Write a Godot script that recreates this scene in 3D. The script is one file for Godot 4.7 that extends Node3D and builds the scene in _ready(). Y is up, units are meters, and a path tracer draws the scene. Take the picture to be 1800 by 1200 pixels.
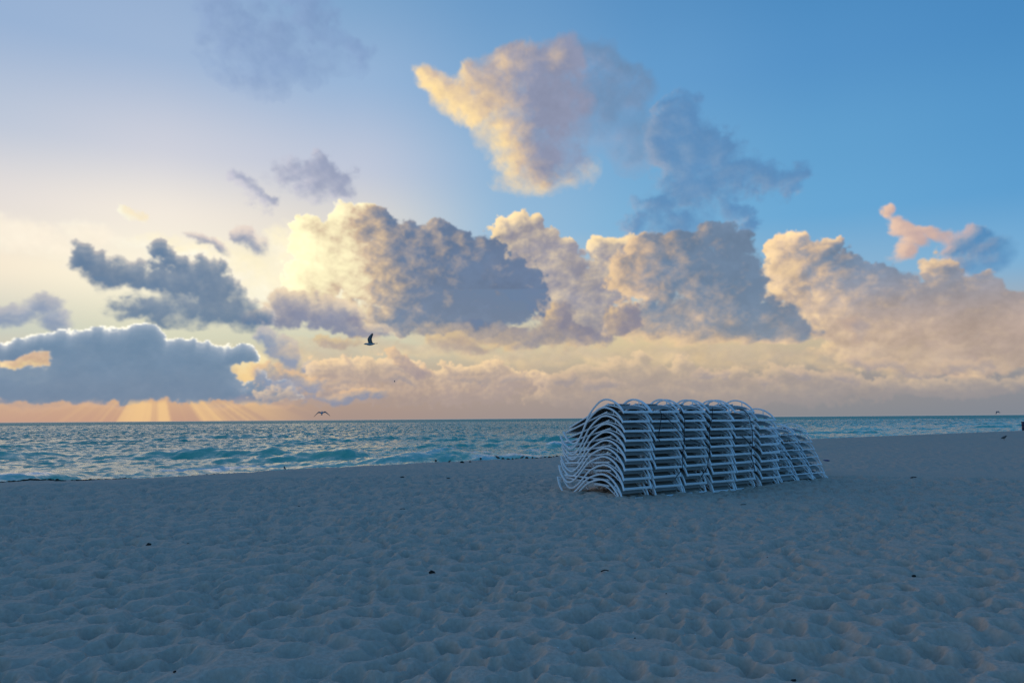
extends Node3D
# A beach at sunrise: stacked white sun loungers on trampled sand, a choppy turquoise sea, broken cloud in front of the sun.
const SUN_AZ := -25.75
const SUN_EL := 3.98

func _ready() -> void:
	var cam := Camera3D.new()
	cam.name = "camera"
	add_child(cam)
	cam.position = Vector3(0, 1.6, 0)
	cam.rotation_order = EULER_ORDER_YXZ
	cam.rotation_degrees = Vector3(5.97, 0, -0.446)
	cam.fov = 49.55
	cam.near = 0.05
	cam.far = 60000.0
	cam.current = true
	var env := Environment.new()
	env.tonemap_mode = Environment.TONE_MAPPER_LINEAR
	env.tonemap_exposure = 1.0
	env.background_mode = Environment.BG_SKY
	env.sdfgi_enabled = true
	env.ssao_enabled = true
	env.ssil_enabled = true
	var sky := Sky.new()
	var pan := PanoramaSkyMaterial.new()
	pan.panorama = ImageTexture.create_from_image(make_sky())
	sky.sky_material = pan
	env.sky = sky
	var we := WorldEnvironment.new()
	we.name = "world_environment"
	we.environment = env
	add_child(we)
	# the sun stands low behind the cloud bank: weak and very soft
	var sun := DirectionalLight3D.new()
	sun.name = "sun"
	add_child(sun)
	sun.light_color = Color(1.0, 0.82, 0.58)
	sun.light_energy = 0.03
	sun.light_angular_distance = 40.0
	sun.shadow_enabled = true
	sun.rotation_degrees = Vector3(-SUN_EL, 180.0 - SUN_AZ, 0)
	build_scene()

const SKY_AZ = [-180, -100, -60, -38, -26, -12, 0, 12, 24, 38, 60, 100, 180]
const SKY_EL = [0, 2.5, 6, 10, 14.5, 19, 25, 31, 45, 90]
const SKY_COLORS = [
	[[122, 166, 198], [165, 168, 180], [180, 158, 148], [195, 158, 140], [200, 158, 134], [168, 147, 138], [160, 146, 142], [148, 142, 143], [136, 138, 144], [130, 136, 147], [130, 142, 158], [140, 160, 182], [122, 166, 198]],
	[[120, 170, 208], [165, 172, 186], [195, 178, 165], [215, 182, 148], [220, 182, 142], [182, 158, 142], [174, 157, 146], [166, 153, 144], [152, 146, 145], [143, 143, 148], [138, 150, 168], [136, 160, 190], [120, 170, 208]],
	[[112, 174, 222], [160, 180, 203], [190, 195, 195], [200, 205, 195], [215, 215, 190], [208, 206, 182], [212, 201, 168], [217, 197, 158], [204, 188, 158], [168, 172, 176], [140, 165, 190], [118, 162, 206], [112, 174, 222]],
	[[107, 175, 226], [152, 178, 206], [200, 200, 205], [246, 232, 210], [255, 246, 220], [255, 246, 216], [200, 205, 200], [165, 190, 205], [140, 180, 210], [120, 175, 215], [110, 160, 210], [104, 160, 212], [107, 175, 226]],
	[[102, 172, 226], [146, 174, 206], [195, 197, 207], [226, 220, 218], [243, 234, 222], [225, 219, 210], [150, 187, 217], [122, 177, 215], [105, 167, 212], [92, 157, 207], [85, 147, 200], [95, 155, 212], [102, 172, 226]],
	[[95, 166, 222], [132, 166, 205], [152, 174, 204], [188, 199, 217], [205, 208, 220], [192, 200, 218], [142, 180, 214], [114, 169, 211], [98, 160, 207], [85, 150, 202], [77, 137, 194], [87, 148, 208], [95, 166, 222]],
	[[86, 157, 214], [114, 155, 200], [134, 161, 201], [152, 178, 212], [160, 183, 214], [152, 181, 215], [124, 168, 209], [100, 156, 205], [85, 146, 199], [74, 138, 193], [68, 126, 185], [78, 140, 201], [86, 157, 214]],
	[[76, 147, 206], [98, 144, 194], [120, 154, 197], [147, 174, 210], [144, 172, 208], [124, 164, 204], [106, 154, 200], [88, 144, 195], [74, 136, 190], [66, 128, 184], [62, 118, 176], [70, 132, 195], [76, 147, 206]],
	[[57, 127, 190], [76, 128, 182], [92, 138, 187], [105, 148, 195], [103, 148, 195], [92, 141, 191], [80, 134, 187], [70, 126, 181], [62, 120, 177], [57, 115, 173], [53, 108, 167], [57, 118, 182], [57, 127, 190]],
	[[47, 108, 170], [46, 108, 172], [46, 108, 172], [46, 108, 172], [46, 108, 172], [46, 108, 172], [46, 108, 172], [46, 108, 172], [46, 108, 172], [46, 108, 172], [46, 108, 172], [46, 108, 172], [47, 108, 170]],
]
# each cloud: its puffs are [azimuth, elevation, half width, half height, turn] in degrees of sky
const CLOUDS = [
	{"dark": [124, 150, 192], "lit": [140, 165, 205], "ldir": [-1, 0], "soft": 1.5, "op": 0.62, "warp": 2.4, "amp": 0.9, "bil": 0, "k": 0.5, "step": 0.35, "tex": 0.16, "rim": 0, "base": -9, "bsoft": 1, "seed": 0, "freq": 1.2, "slope": 1, "haze": 0.65, "rimw": 16, "mid": [131, 156, 197], "puffs": [[-21.85, 26.91, 2.4, 1.79, -40], [-20.59, 25.46, 2.43, 1.47, -40], [-18.58, 27.01, 2.5, 1.64, -30], [-15.21, 28.51, 3.25, 1.45, -35], [-13.44, 27.39, 2.19, 1.12, -0], [-17.7, 25.64, 3.36, 1.68, -0]]},
	{"dark": [150, 158, 185], "lit": [200, 198, 212], "ldir": [-1, -0.3], "soft": 0.8, "op": 0.8, "warp": 1.3, "amp": 0.7, "bil": 0.1, "k": 0.9, "step": 0.35, "tex": 0.16, "rim": 0, "base": -9, "bsoft": 1, "seed": 17.3, "freq": 1.5, "slope": 1, "haze": 0.65, "rimw": 16, "mid": [172, 176, 197], "puffs": [[-20.52, 17.27, 1.2, 0.64, -30], [-19.49, 16.28, 1.29, 0.6, -40], [-15.62, 18.42, 2.32, 1.13, 10], [-15.18, 17.64, 2.54, 1.23, -0], [-18.66, 15.83, 0.81, 0.41, -0], [-13.7, 18.15, 1.29, 0.98, -0]]},
	{"dark": [255, 244, 212], "lit": [255, 250, 230], "ldir": [-0.5, -0.5], "soft": 1.3, "op": 0.95, "warp": 0.9, "amp": 0.7, "bil": 0.3, "k": 1.6, "step": 0.35, "tex": 0.16, "rim": 0, "base": -9, "bsoft": 1, "seed": 34.6, "freq": 1.2, "slope": 1, "haze": 0, "rimw": 16, "mid": [255, 246, 220], "puffs": [[-20.14, 11.13, 3.16, 1.48, -0], [-18.1, 10, 2.43, 1.25, -0], [-17.35, 12.54, 1.64, 1.66, -0], [-25.16, 12.37, 2.95, 0.63, -0]]},
	{"dark": [255, 238, 200], "lit": [255, 250, 225], "ldir": [-1, 0], "soft": 0.6, "op": 0.85, "warp": 0.9, "amp": 0.5, "bil": 0.3, "k": 1.6, "step": 0.35, "tex": 0.16, "rim": 0, "base": -9, "bsoft": 1, "seed": 51.9, "freq": 1.6, "slope": 1, "haze": 0.65, "rimw": 16, "mid": [255, 243, 211], "puffs": [[-28.06, 14.48, 0.7, 0.42, -25], [-27.48, 14.17, 0.57, 0.35, -30]]},
	{"dark": [255, 243, 222], "lit": [255, 248, 228], "ldir": [-1, 0], "soft": 1, "op": 0.7, "warp": 0.6, "amp": 0.3, "bil": 0.3, "k": 1.6, "step": 0.35, "tex": 0.16, "rim": 0, "base": -9, "bsoft": 1, "seed": 69.2, "freq": 1, "slope": 1, "haze": 0.65, "rimw": 16, "mid": [255, 245, 224], "puffs": [[-34, 11.98, 3.72, 0.94, -8], [-30.47, 12.67, 1.68, 0.68, -0]]},
	{"dark": [116, 140, 172], "lit": [150, 162, 188], "ldir": [-0.8, -0.6], "soft": 1.3, "op": 0.75, "warp": 1.4, "amp": 0.5, "bil": 0.05, "k": 0.9, "step": 0.35, "tex": 0.16, "rim": 0, "base": -9, "bsoft": 1, "seed": 86.5, "freq": 1, "slope": 1, "haze": 0.65, "rimw": 16, "mid": [131, 149, 179], "puffs": [[6.61, 26.81, 2.05, 1.15, -20], [8.63, 25.73, 2.02, 1.08, -40], [10.14, 23.87, 1.56, 1.57, -60], [7.44, 23.25, 3.15, 2.79, -0], [10.06, 21.08, 2.21, 2.02, -0]]},
	{"dark": [160, 158, 172], "lit": [255, 224, 168], "ldir": [-0.78, -0.62], "soft": 0.85, "op": 1, "warp": 0.8, "amp": 0.55, "bil": 0.12, "k": 0.42, "step": 0.8, "tex": 0.22, "rim": 0, "base": -9, "bsoft": 1, "seed": 103.8, "freq": 1, "slope": 0.5, "haze": 0.65, "rimw": 16, "mid": [214, 190, 166], "glow": [[-4.88, 24.23, 3.08, 0.35], [-0.79, 20.63, 2.64, 0.3], [4.06, 24.59, 3.74, -0.55], [3.98, 20.35, 2.86, -0.5], [3.64, 26.94, 0.79, 0.5], [-0.52, 26.7, 0.79, 0.35], [1.57, 27.75, 1.06, 0.3], [0.15, 23.47, 2.2, 0.12]], "puffs": [[-6.71, 25.54, 1.54, 0.78, -25], [-5.11, 24.42, 2.19, 1.11, -38], [-3.06, 23.67, 2.06, 1.28, -20], [-1.22, 24.67, 2.76, 1.98, -0], [0.4, 26.43, 2.21, 1.36, -0], [2.48, 26.39, 2.85, 1.63, -0], [4.33, 27.11, 1.74, 1.07, -0], [-0.32, 22.47, 2.84, 2.11, -40], [1.73, 22.24, 3.29, 2.93, -0], [2.39, 19.97, 3.63, 1.99, -10], [2.15, 18.94, 2.72, 1.42, 10], [4.27, 23.79, 2.19, 2.79, -0], [-2.14, 25.46, 1.84, 1.18, -0], [1.07, 24.26, 3.67, 2.39, -0]]},
	{"dark": [98, 138, 182], "lit": [150, 165, 190], "ldir": [-0.85, -0.4], "soft": 0.75, "op": 0.8, "warp": 1.7, "amp": 0.62, "bil": 0.12, "k": 1.9, "step": 0.35, "tex": 0.16, "rim": 0, "base": -9, "bsoft": 1, "seed": 121.1, "freq": 1.2, "slope": 1, "haze": 0.65, "rimw": 16, "mid": [121, 150, 185], "puffs": [[12.94, 21.86, 2.26, 1.67, -0], [12.02, 20.33, 1.83, 2.02, -0], [14.16, 19.55, 2.65, 2.42, -0], [16.28, 19.55, 1.68, 1.6, -50], [17.25, 17.64, 2.48, 1.61, -0], [20.09, 17.14, 2.32, 1.04, 5], [21.49, 17.18, 1.18, 0.71, -0], [14.5, 17.07, 2.54, 1.85, -0], [11.23, 15.84, 1.65, 1.18, -0], [9.88, 14.65, 1.4, 0.93, 30], [13.34, 14.45, 2.04, 1.17, -0], [16.76, 15.65, 1.65, 0.82, -40], [17.92, 13.9, 0.73, 0.82, -60]]},
	{"dark": [205, 172, 160], "lit": [240, 200, 170], "ldir": [-0.8, 0.3], "soft": 0.7, "op": 0.92, "warp": 0.7, "amp": 0.4, "bil": 0.2, "k": 0.8, "step": 0.35, "tex": 0.16, "rim": 0, "base": -9, "bsoft": 1, "seed": 138.4, "freq": 1.4, "slope": 1, "haze": 0.65, "rimw": 16, "mid": [220, 184, 164], "puffs": [[27.59, 13.87, 0.53, 0.42, -40], [28.59, 12.86, 0.9, 0.65, -35], [29.23, 11.93, 0.89, 0.53, -20], [30.7, 12.13, 0.86, 0.45, -15], [28.43, 11.26, 0.9, 0.61, 40], [29.87, 12.31, 1.01, 0.45, -10], [29.02, 12.42, 0.82, 0.53, -40]]},
	{"dark": [98, 138, 180], "lit": [205, 178, 172], "ldir": [-0.9, 0.35], "soft": 1, "op": 0.85, "warp": 1.3, "amp": 0.7, "bil": 0.15, "k": 2, "step": 0.35, "tex": 0.16, "rim": 0, "base": -9, "bsoft": 1, "seed": 155.7, "freq": 1.2, "slope": 1, "haze": 0.65, "rimw": 16, "mid": [146, 156, 176], "puffs": [[32.16, 11.63, 1.45, 0.59, -15], [33.21, 10.5, 1.32, 1.03, -30], [32.53, 9.84, 1.43, 0.89, -0], [31.78, 10.86, 0.97, 0.74, -0]]},
	{"dark": [142, 147, 160], "lit": [248, 214, 168], "ldir": [-0.93, 0.36], "soft": 0.24, "op": 1, "warp": 0.9, "amp": 0.48, "bil": 0.34, "k": 0.85, "step": 0.55, "tex": 0.5, "rim": 0, "base": 3.6, "bsoft": 3.2, "seed": 173, "freq": 1, "slope": 0.8, "haze": 0.65, "rimw": 16, "dark2": [190, 166, 150], "mid": [208, 182, 158], "glow": [[20.83, 11.6, 2.64, 0.3], [22.4, 7.8, 2.64, 0.25], [32.85, 7.38, 3.96, -0.45], [25.54, 10.77, 2.64, -0.3], [28.62, 8.53, 2.64, -0.25], [28.38, 4.27, 4.41, 0.15], [30.38, 9.51, 1.59, 0.25]], "puffs": [[20.44, 11.63, 1.18, 1.39, -0], [21.45, 12.36, 1.01, 0.89, -0], [22.95, 11.42, 1.52, 1.21, -0], [24.12, 12.03, 0.52, 0.48, -0], [21.53, 9.91, 2.32, 2.04, -0], [24.39, 10.08, 2.3, 1.6, -15], [26.54, 9.1, 2.28, 1.42, -20], [28.57, 7.75, 2.4, 1.62, -22], [25, 7.43, 4.38, 2.39, -0], [30.38, 9.51, 1, 1.29, -0], [31.03, 8.3, 1.11, 1.28, -0], [32.56, 7.78, 1.33, 1.56, -0], [30.5, 6.07, 3.62, 2.28, -0], [34.18, 6.34, 1.58, 1.46, -0], [33.92, 4.71, 2.43, 2.19, -0], [27.03, 5.12, 4.56, 1.96, -0], [31.34, 3.74, 4.18, 1.5, -0], [36.96, 5.92, 2.55, 2.11, -0], [39.35, 4.68, 2.91, 2.04, -0], [42.34, 3.79, 2.65, 1.63, -0]]},
	{"dark": [158, 148, 152], "lit": [190, 165, 150], "ldir": [-0.9, 0.3], "soft": 0.8, "op": 0.75, "warp": 0.9, "amp": 0.6, "bil": 0.3, "k": 1.6, "step": 0.35, "tex": 0.16, "rim": 0, "base": -9, "bsoft": 1, "seed": 190.3, "freq": 1, "slope": 1, "haze": 0.65, "rimw": 16, "mid": [172, 155, 151], "puffs": [[24.57, 6.25, 1.03, 0.72, -30], [24.91, 5.63, 0.58, 0.48, -0]]},
	{"dark": [160, 154, 160], "lit": [255, 226, 178], "ldir": [-0.8, 0.6], "soft": 0.2, "op": 1, "warp": 0.9, "amp": 0.48, "bil": 0.36, "k": 1, "step": 0.42, "tex": 0.34, "rim": 0, "base": -9, "bsoft": 1, "seed": 207.6, "freq": 1, "slope": 1, "haze": 0.65, "rimw": 16, "mid": [202, 186, 168], "puffs": [[-0.38, 14.5, 1.26, 0.86, -0], [0.75, 14.92, 1.17, 0.77, -0], [1.97, 15.12, 0.81, 0.6, -0], [2.09, 13.83, 1.71, 1.3, -0], [0.06, 12.99, 2.02, 1.3, -0], [4.09, 13.14, 0.89, 0.52, -0], [3.84, 11.41, 2.67, 1.74, -0], [1.38, 11.23, 3.13, 2.19, -0], [4.92, 9.42, 3.54, 2.19, -0], [7.21, 13.26, 1.24, 0.86, -0], [8.3, 12.79, 1.49, 1.03, -0], [8.7, 11.05, 2.62, 2.16, -0], [6.21, 7.64, 3.07, 1.58, -0]]},
	{"dark": [134, 141, 156], "lit": [240, 206, 164], "ldir": [-0.92, -0.25], "soft": 0.32, "op": 1, "warp": 0.9, "amp": 0.5, "bil": 0.3, "k": 1.1, "step": 0.55, "tex": 0.36, "rim": 0, "base": 5.5, "bsoft": 0.8, "seed": 224.9, "freq": 1, "slope": 0.75, "haze": 0.65, "rimw": 16, "mid": [196, 174, 156], "glow": [[14.36, 7.17, 3.08, 0.32], [16.61, 11.92, 3.08, -0.4], [18.42, 6.36, 3.96, -0.3], [10.67, 11.4, 2.64, 0.12], [12.74, 9.16, 2.64, -0.2]], "puffs": [[11.13, 12.67, 1.99, 1.28, -0], [13.29, 12.97, 1.95, 1.1, -0], [15.62, 13.24, 1.75, 1.25, -0], [17.04, 12.31, 1.56, 1.42, -0], [11.09, 10.96, 3.44, 2.15, -0], [14.91, 10.76, 3.34, 2.54, -0], [17.77, 10.17, 1.78, 1.84, -0], [16.87, 7.91, 3.26, 2.11, -0], [12.69, 7.45, 5.07, 1.89, -0], [20.04, 7.12, 1.41, 1.08, -0], [20.79, 6.25, 1.78, 0.99, -0], [16.8, 6.22, 5.28, 1.01, -0]]},
	{"dark": [146, 140, 150], "lit": [220, 190, 150], "ldir": [-0.9, -0.2], "soft": 0.4, "op": 1, "warp": 0.9, "amp": 0.55, "bil": 0.2, "k": 1.4, "step": 0.35, "tex": 0.25, "rim": 0, "base": -9, "bsoft": 1, "seed": 242.2, "freq": 1.3, "slope": 1, "haze": 0.65, "rimw": 16, "mid": [179, 162, 150], "puffs": [[3.56, 7.25, 1.15, 1.76, -20], [4.43, 6.36, 2.2, 0.88, -0], [6.18, 5.89, 1.75, 0.53, -0], [1.78, 6.39, 3.54, 0.88, -0], [-1.77, 6.42, 3.55, 0.97, -8], [8.61, 7.36, 1.13, 1.31, -40]]},
	{"dark": [134, 138, 153], "lit": [255, 242, 198], "ldir": [-0.96, 0.1], "soft": 0.24, "op": 1, "warp": 0.9, "amp": 0.5, "bil": 0.34, "k": 0.62, "step": 0.75, "tex": 0.3, "rim": 0.35, "base": 5.9, "bsoft": 0.7, "seed": 259.5, "freq": 1, "slope": 0.75, "haze": 0.65, "rimw": 16, "mid": [208, 184, 158], "glow": [[-14.85, 12.05, 3.74, 0.85], [-11.43, 10.68, 2.64, 0.3], [-0.87, 9.06, 4.85, -0.5], [-7.06, 7.73, 3.96, -0.2], [-8.86, 13.76, 2.64, -0.12]], "puffs": [[-15.53, 14.11, 1.42, 1.42, -0], [-14.45, 12.7, 2.53, 1.85, -0], [-14.83, 10.57, 2.51, 1.69, -0], [-12.35, 14.48, 1.98, 1.69, -0], [-11.06, 15.17, 1.57, 1.18, -0], [-9.3, 13.75, 2.28, 1.71, -0], [-7.09, 13.37, 1.77, 1.46, -0], [-5.94, 14.47, 1.16, 0.94, -0], [-5.09, 13.41, 1.52, 1.55, -0], [-3.62, 13.64, 0.9, 0.86, -0], [-2.19, 12.78, 1.43, 1.39, -0], [-11.44, 11.54, 3.45, 2.83, -0], [-7.52, 10.34, 3.95, 3.04, -0], [-3.53, 10.38, 3.74, 2.89, -0], [-0.42, 9.93, 3.12, 2.46, -0], [-4.42, 7.96, 5.75, 1.76, -0], [-9.67, 7.7, 3.46, 1.04, -0]]},
	{"dark": [138, 141, 163], "lit": [225, 205, 180], "ldir": [-0.2, 0.9], "soft": 0.35, "op": 1, "warp": 0.9, "amp": 0.5, "bil": 0.25, "k": 1.6, "step": 0.35, "tex": 0.2, "rim": 0, "base": 6.6, "bsoft": 0.6, "seed": 276.8, "freq": 1.2, "slope": 1, "haze": 0.65, "rimw": 16, "mid": [177, 169, 170], "puffs": [[-16.44, 8.39, 2.71, 1.1, -0], [-13.52, 8.05, 2.61, 1.2, -0], [-18.05, 7.7, 2.01, 0.92, -0], [-11.38, 6.59, 2.56, 0.86, -10]]},
	{"dark": [166, 152, 150], "lit": [215, 190, 150], "ldir": [-0.5, 0.6], "soft": 0.6, "op": 1, "warp": 0.9, "amp": 0.6, "bil": 0.2, "k": 1.6, "step": 0.35, "tex": 0.16, "rim": 0, "base": -9, "bsoft": 1, "seed": 294.1, "freq": 1.6, "slope": 1, "haze": 0.65, "rimw": 16, "mid": [188, 169, 150], "puffs": [[-4.42, 5.99, 2.2, 0.7, -6], [-2.66, 5.46, 1.59, 0.44, -0], [-13.06, 5.83, 1.35, 0.43, -0], [-14.32, 5.98, 0.83, 0.34, -0]]},
	{"dark": [98, 125, 156], "lit": [190, 186, 186], "ldir": [-0.1, 0.95], "soft": 0.65, "op": 1, "warp": 1, "amp": 0.66, "bil": 0.2, "k": 2.6, "step": 0.35, "tex": 0.12, "rim": 0.5, "base": 6.4, "bsoft": 0.6, "seed": 311.4, "freq": 1.3, "slope": 0.45, "haze": 0.65, "rimw": 16, "holes": [[-27.36, 8.65, 0.85, 0.55], [-26.12, 9.05, 0.58, 0.39]], "mid": [139, 152, 169], "puffs": [[-30.42, 11.66, 0.94, 0.6, -0], [-30.38, 10.9, 1.14, 0.98, -0], [-29.17, 10.25, 1.71, 1.23, -25], [-27.4, 9.82, 2.12, 1.33, -25], [-25.05, 9.6, 2.2, 1.59, -0], [-23.39, 10.11, 1.81, 1.53, -0], [-22.02, 8.98, 2.15, 1.63, -0], [-23.5, 7.88, 4.13, 1.21, -0], [-20.43, 7.61, 2.35, 0.91, -10], [-26.08, 7.94, 2.52, 1.03, -0], [-25.69, 11.93, 0.88, 0.71, -0], [-24.75, 11.41, 0.74, 0.64, -0], [-22.23, 9.58, 1.92, 1.87, -0], [-21.23, 8.4, 1.94, 1.23, -0]]},
	{"dark": [158, 164, 182], "lit": [230, 215, 205], "ldir": [-0.2, 0.8], "soft": 0.8, "op": 1, "warp": 0.9, "amp": 0.6, "bil": 0.1, "k": 1.6, "step": 0.35, "tex": 0.16, "rim": 0, "base": -9, "bsoft": 1, "seed": 328.7, "freq": 1.5, "slope": 1, "haze": 0.65, "rimw": 16, "mid": [190, 186, 192], "puffs": [[-23.3, 13.01, 0.91, 0.36, -20], [-22.14, 12.71, 0.7, 0.4, -40], [-20.2, 13.38, 0.79, 0.65, -35], [-19.19, 12.76, 0.96, 0.58, -40]]},
	{"dark": [136, 152, 180], "lit": [180, 182, 192], "ldir": [0.2, 0.9], "soft": 0.55, "op": 1, "warp": 0.9, "amp": 0.6, "bil": 0.2, "k": 1.6, "step": 0.35, "tex": 0.16, "rim": 0, "base": -9, "bsoft": 1, "seed": 346, "freq": 1.3, "slope": 1, "haze": 0.65, "rimw": 16, "mid": [155, 165, 185], "puffs": [[-34.35, 7.01, 1.52, 0.66, -0], [-32.83, 7.68, 1.39, 0.67, 10], [-31.99, 6.8, 0.96, 0.82, -0], [-31.47, 6.01, 1.29, 0.45, -20], [-34.32, 6.47, 1.09, 0.51, -0], [-36.7, 6.66, 1.72, 0.71, -0], [-39.26, 7.66, 1.88, 0.82, -0]]},
	{"dark": [215, 178, 150], "lit": [255, 228, 170], "ldir": [0, -1], "soft": 0.8, "op": 1, "warp": 0.9, "amp": 0.6, "bil": 0.3, "k": 0.5, "step": 0.35, "tex": 0.7, "rim": 0, "base": -9, "bsoft": 1, "seed": 363.3, "freq": 2, "slope": 1, "haze": 0.65, "rimw": 16, "mid": [233, 200, 159], "puffs": [[-33.57, 3.75, 1.85, 1.1, -0]]},
	{"dark": [255, 220, 155], "lit": [255, 236, 185], "ldir": [0, 1], "soft": 0.8, "op": 1, "warp": 0.9, "amp": 0.5, "bil": 0.3, "k": 1.6, "step": 0.35, "tex": 0.16, "rim": 0, "base": -9, "bsoft": 1, "seed": 380.6, "freq": 1, "slope": 1, "haze": 0.65, "rimw": 16, "mid": [255, 227, 168], "puffs": [[-19.53, 3.49, 1.73, 1.24, -0]]},
	{"dark": [106, 135, 164], "lit": [160, 174, 192], "ldir": [0.1, 1], "soft": 0.1, "op": 1, "warp": 0.9, "amp": 0.3, "bil": 0.16, "k": 2.6, "step": 0.22, "tex": 0.1, "rim": 1.6, "base": 1.15, "bsoft": 0.35, "seed": 397.9, "freq": 1.3, "slope": 0.3, "haze": 0.12, "rimw": 9, "holes": [[-33.51, 3.83, 1.05, 0.51], [-32.78, 4.08, 0.63, 0.33], [-34.25, 3.95, 0.61, 0.29], [-20.38, 3.48, 0.7, 0.45], [-19.83, 3.12, 0.39, 0.41]], "mid": [130, 152, 176], "puffs": [[-34.21, 4.39, 1.82, 0.8, -0], [-31.74, 4.87, 1.93, 0.97, -0], [-28.78, 5.37, 1.88, 1.16, -0], [-26.7, 5.62, 1.63, 1.1, -0], [-29.73, 3.88, 4.01, 1.61, -0], [-25.21, 4.2, 2.9, 1.51, -0], [-22.64, 4.54, 2.64, 1.14, -0], [-20.54, 4.72, 1.4, 0.83, -0], [-23.71, 3.02, 4.81, 1.53, -0], [-30, 2.53, 5.63, 1.29, -0], [-19.49, 2.25, 2.74, 0.99, -0], [-33.82, 2.65, 2.14, 1.46, -0], [-17.9, 1.84, 1.99, 0.5, -0], [-36.53, 3.65, 2.29, 1.41, -0], [-38.99, 3.04, 2.94, 1.37, -0], [-41.78, 2.61, 2.71, 1.11, -0]]},
	{"dark": [160, 150, 160], "lit": [220, 180, 150], "ldir": [0, -1], "soft": 0.9, "op": 0.8, "warp": 0.9, "amp": 0.6, "bil": 0.3, "k": 1.6, "step": 0.35, "tex": 0.16, "rim": 0, "base": -9, "bsoft": 1, "seed": 415.2, "freq": 1, "slope": 1, "haze": 0.65, "rimw": 16, "mid": [187, 163, 155], "puffs": [[-33.12, 1.01, 2.78, 0.26, -0], [-29.27, 1.09, 2.01, 0.23, -0], [-21.01, 1.14, 2.3, 0.25, -0], [-18.29, 1.42, 2.38, 0.33, -0]]},
	{"dark": [132, 148, 178], "lit": [190, 185, 185], "ldir": [-0.2, 0.9], "soft": 0.5, "op": 1, "warp": 0.9, "amp": 0.6, "bil": 0.2, "k": 1.6, "step": 0.35, "tex": 0.16, "rim": 0, "base": -9, "bsoft": 1, "seed": 432.5, "freq": 1.3, "slope": 1, "haze": 0.65, "rimw": 16, "mid": [158, 164, 181], "puffs": [[-18, 5.82, 1.61, 0.75, -30], [-16.76, 4.79, 0.81, 1.01, -0], [-15.52, 3.96, 0.57, 0.51, -0]]},
	{"dark": [206, 184, 160], "lit": [240, 208, 162], "ldir": [-0.8, -0.2], "soft": 1.6, "op": 0.62, "warp": 1.5, "amp": 0.9, "bil": 0.1, "k": 0.6, "step": 0.35, "tex": 0.5, "rim": 0, "base": -9, "bsoft": 1, "seed": 449.8, "freq": 0.9, "slope": 1, "haze": 0.2, "rimw": 16, "mid": [221, 194, 160], "puffs": [[-8.79, 5.53, 6.92, 0.7, -0], [2.2, 4.85, 7.06, 0.7, -3], [13.03, 4.77, 7.55, 0.6, -0], [22.98, 4.19, 6.36, 0.65, -0], [30.01, 3.42, 4.95, 0.61, -0], [-3.54, 6.65, 3.98, 0.62, -0], [-14.72, 4.82, 2.9, 0.6, -0]]},
	{"dark": [182, 163, 154], "lit": [250, 216, 172], "ldir": [-0.75, 0.66], "soft": 0.22, "op": 1, "warp": 0.9, "amp": 0.58, "bil": 0.4, "k": 1.7, "step": 0.26, "tex": 0.28, "rim": 0, "base": 1.4, "bsoft": 2, "seed": 467.1, "freq": 1.6, "slope": 1, "haze": 0.65, "rimw": 16, "mid": [212, 186, 162], "puffs": [[-14.69, 3.54, 1.24, 0.94, -0], [-13.03, 3.77, 1.43, 0.94, -0], [-10.92, 3.7, 1.87, 0.86, -0], [-9.21, 3.88, 1.72, 1.13, -0], [-7.26, 3.36, 1.91, 0.7, -15], [-4.42, 3.57, 1.75, 0.79, -0], [-1.78, 3.56, 2.2, 0.88, -0], [-13, 2.06, 5.85, 1.11, -0], [-5.3, 2.04, 6.11, 1.14, -0], [0.42, 2.97, 2.64, 0.7, -0]]},
	{"dark": [168, 152, 152], "lit": [236, 200, 160], "ldir": [-0.7, 0.6], "soft": 0.3, "op": 1, "warp": 0.9, "amp": 0.5, "bil": 0.3, "k": 1.6, "step": 0.35, "tex": 0.16, "rim": 0, "base": -9, "bsoft": 1, "seed": 484.4, "freq": 1.6, "slope": 1, "haze": 0.65, "rimw": 16, "mid": [198, 173, 155], "puffs": [[-8.78, 4.57, 1.12, 0.52, -15], [-7.48, 3.88, 1.13, 0.52, -25]]},
	{"dark": [180, 163, 154], "lit": [244, 210, 170], "ldir": [-0.8, 0.6], "soft": 0.3, "op": 0.6, "warp": 0.9, "amp": 0.6, "bil": 0.34, "k": 1.3, "step": 0.3, "tex": 0.28, "rim": 0, "base": 1.2, "bsoft": 2.2, "seed": 501.7, "freq": 1.5, "slope": 1, "haze": 0.65, "rimw": 16, "mid": [208, 184, 161], "puffs": [[4.37, 2.76, 2.63, 0.88, -0], [6.13, 3.26, 1.57, 0.79, -0], [8.3, 3.45, 1.73, 1.04, -0], [9.83, 4.42, 0.77, 0.69, -0], [10.02, 3.2, 1.97, 1.13, -0], [13, 3.66, 1, 0.94, -0], [13.6, 2.79, 2.08, 0.94, -0], [16.27, 2.73, 1.78, 0.76, -0], [18.26, 2.39, 1.98, 0.67, -0], [20.64, 2.96, 1.93, 0.74, -10], [22.52, 2.42, 1.88, 0.65, -0], [8.69, 1.7, 7.3, 0.95, -0], [19.02, 1.55, 6.67, 0.91, -0], [26.16, 2, 2.83, 0.71, -0], [30.91, 1.87, 3.88, 0.68, -0], [36.97, 1.97, 3.36, 0.91, -0], [41.44, 1.67, 3.21, 0.85, -0]]},
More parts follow.
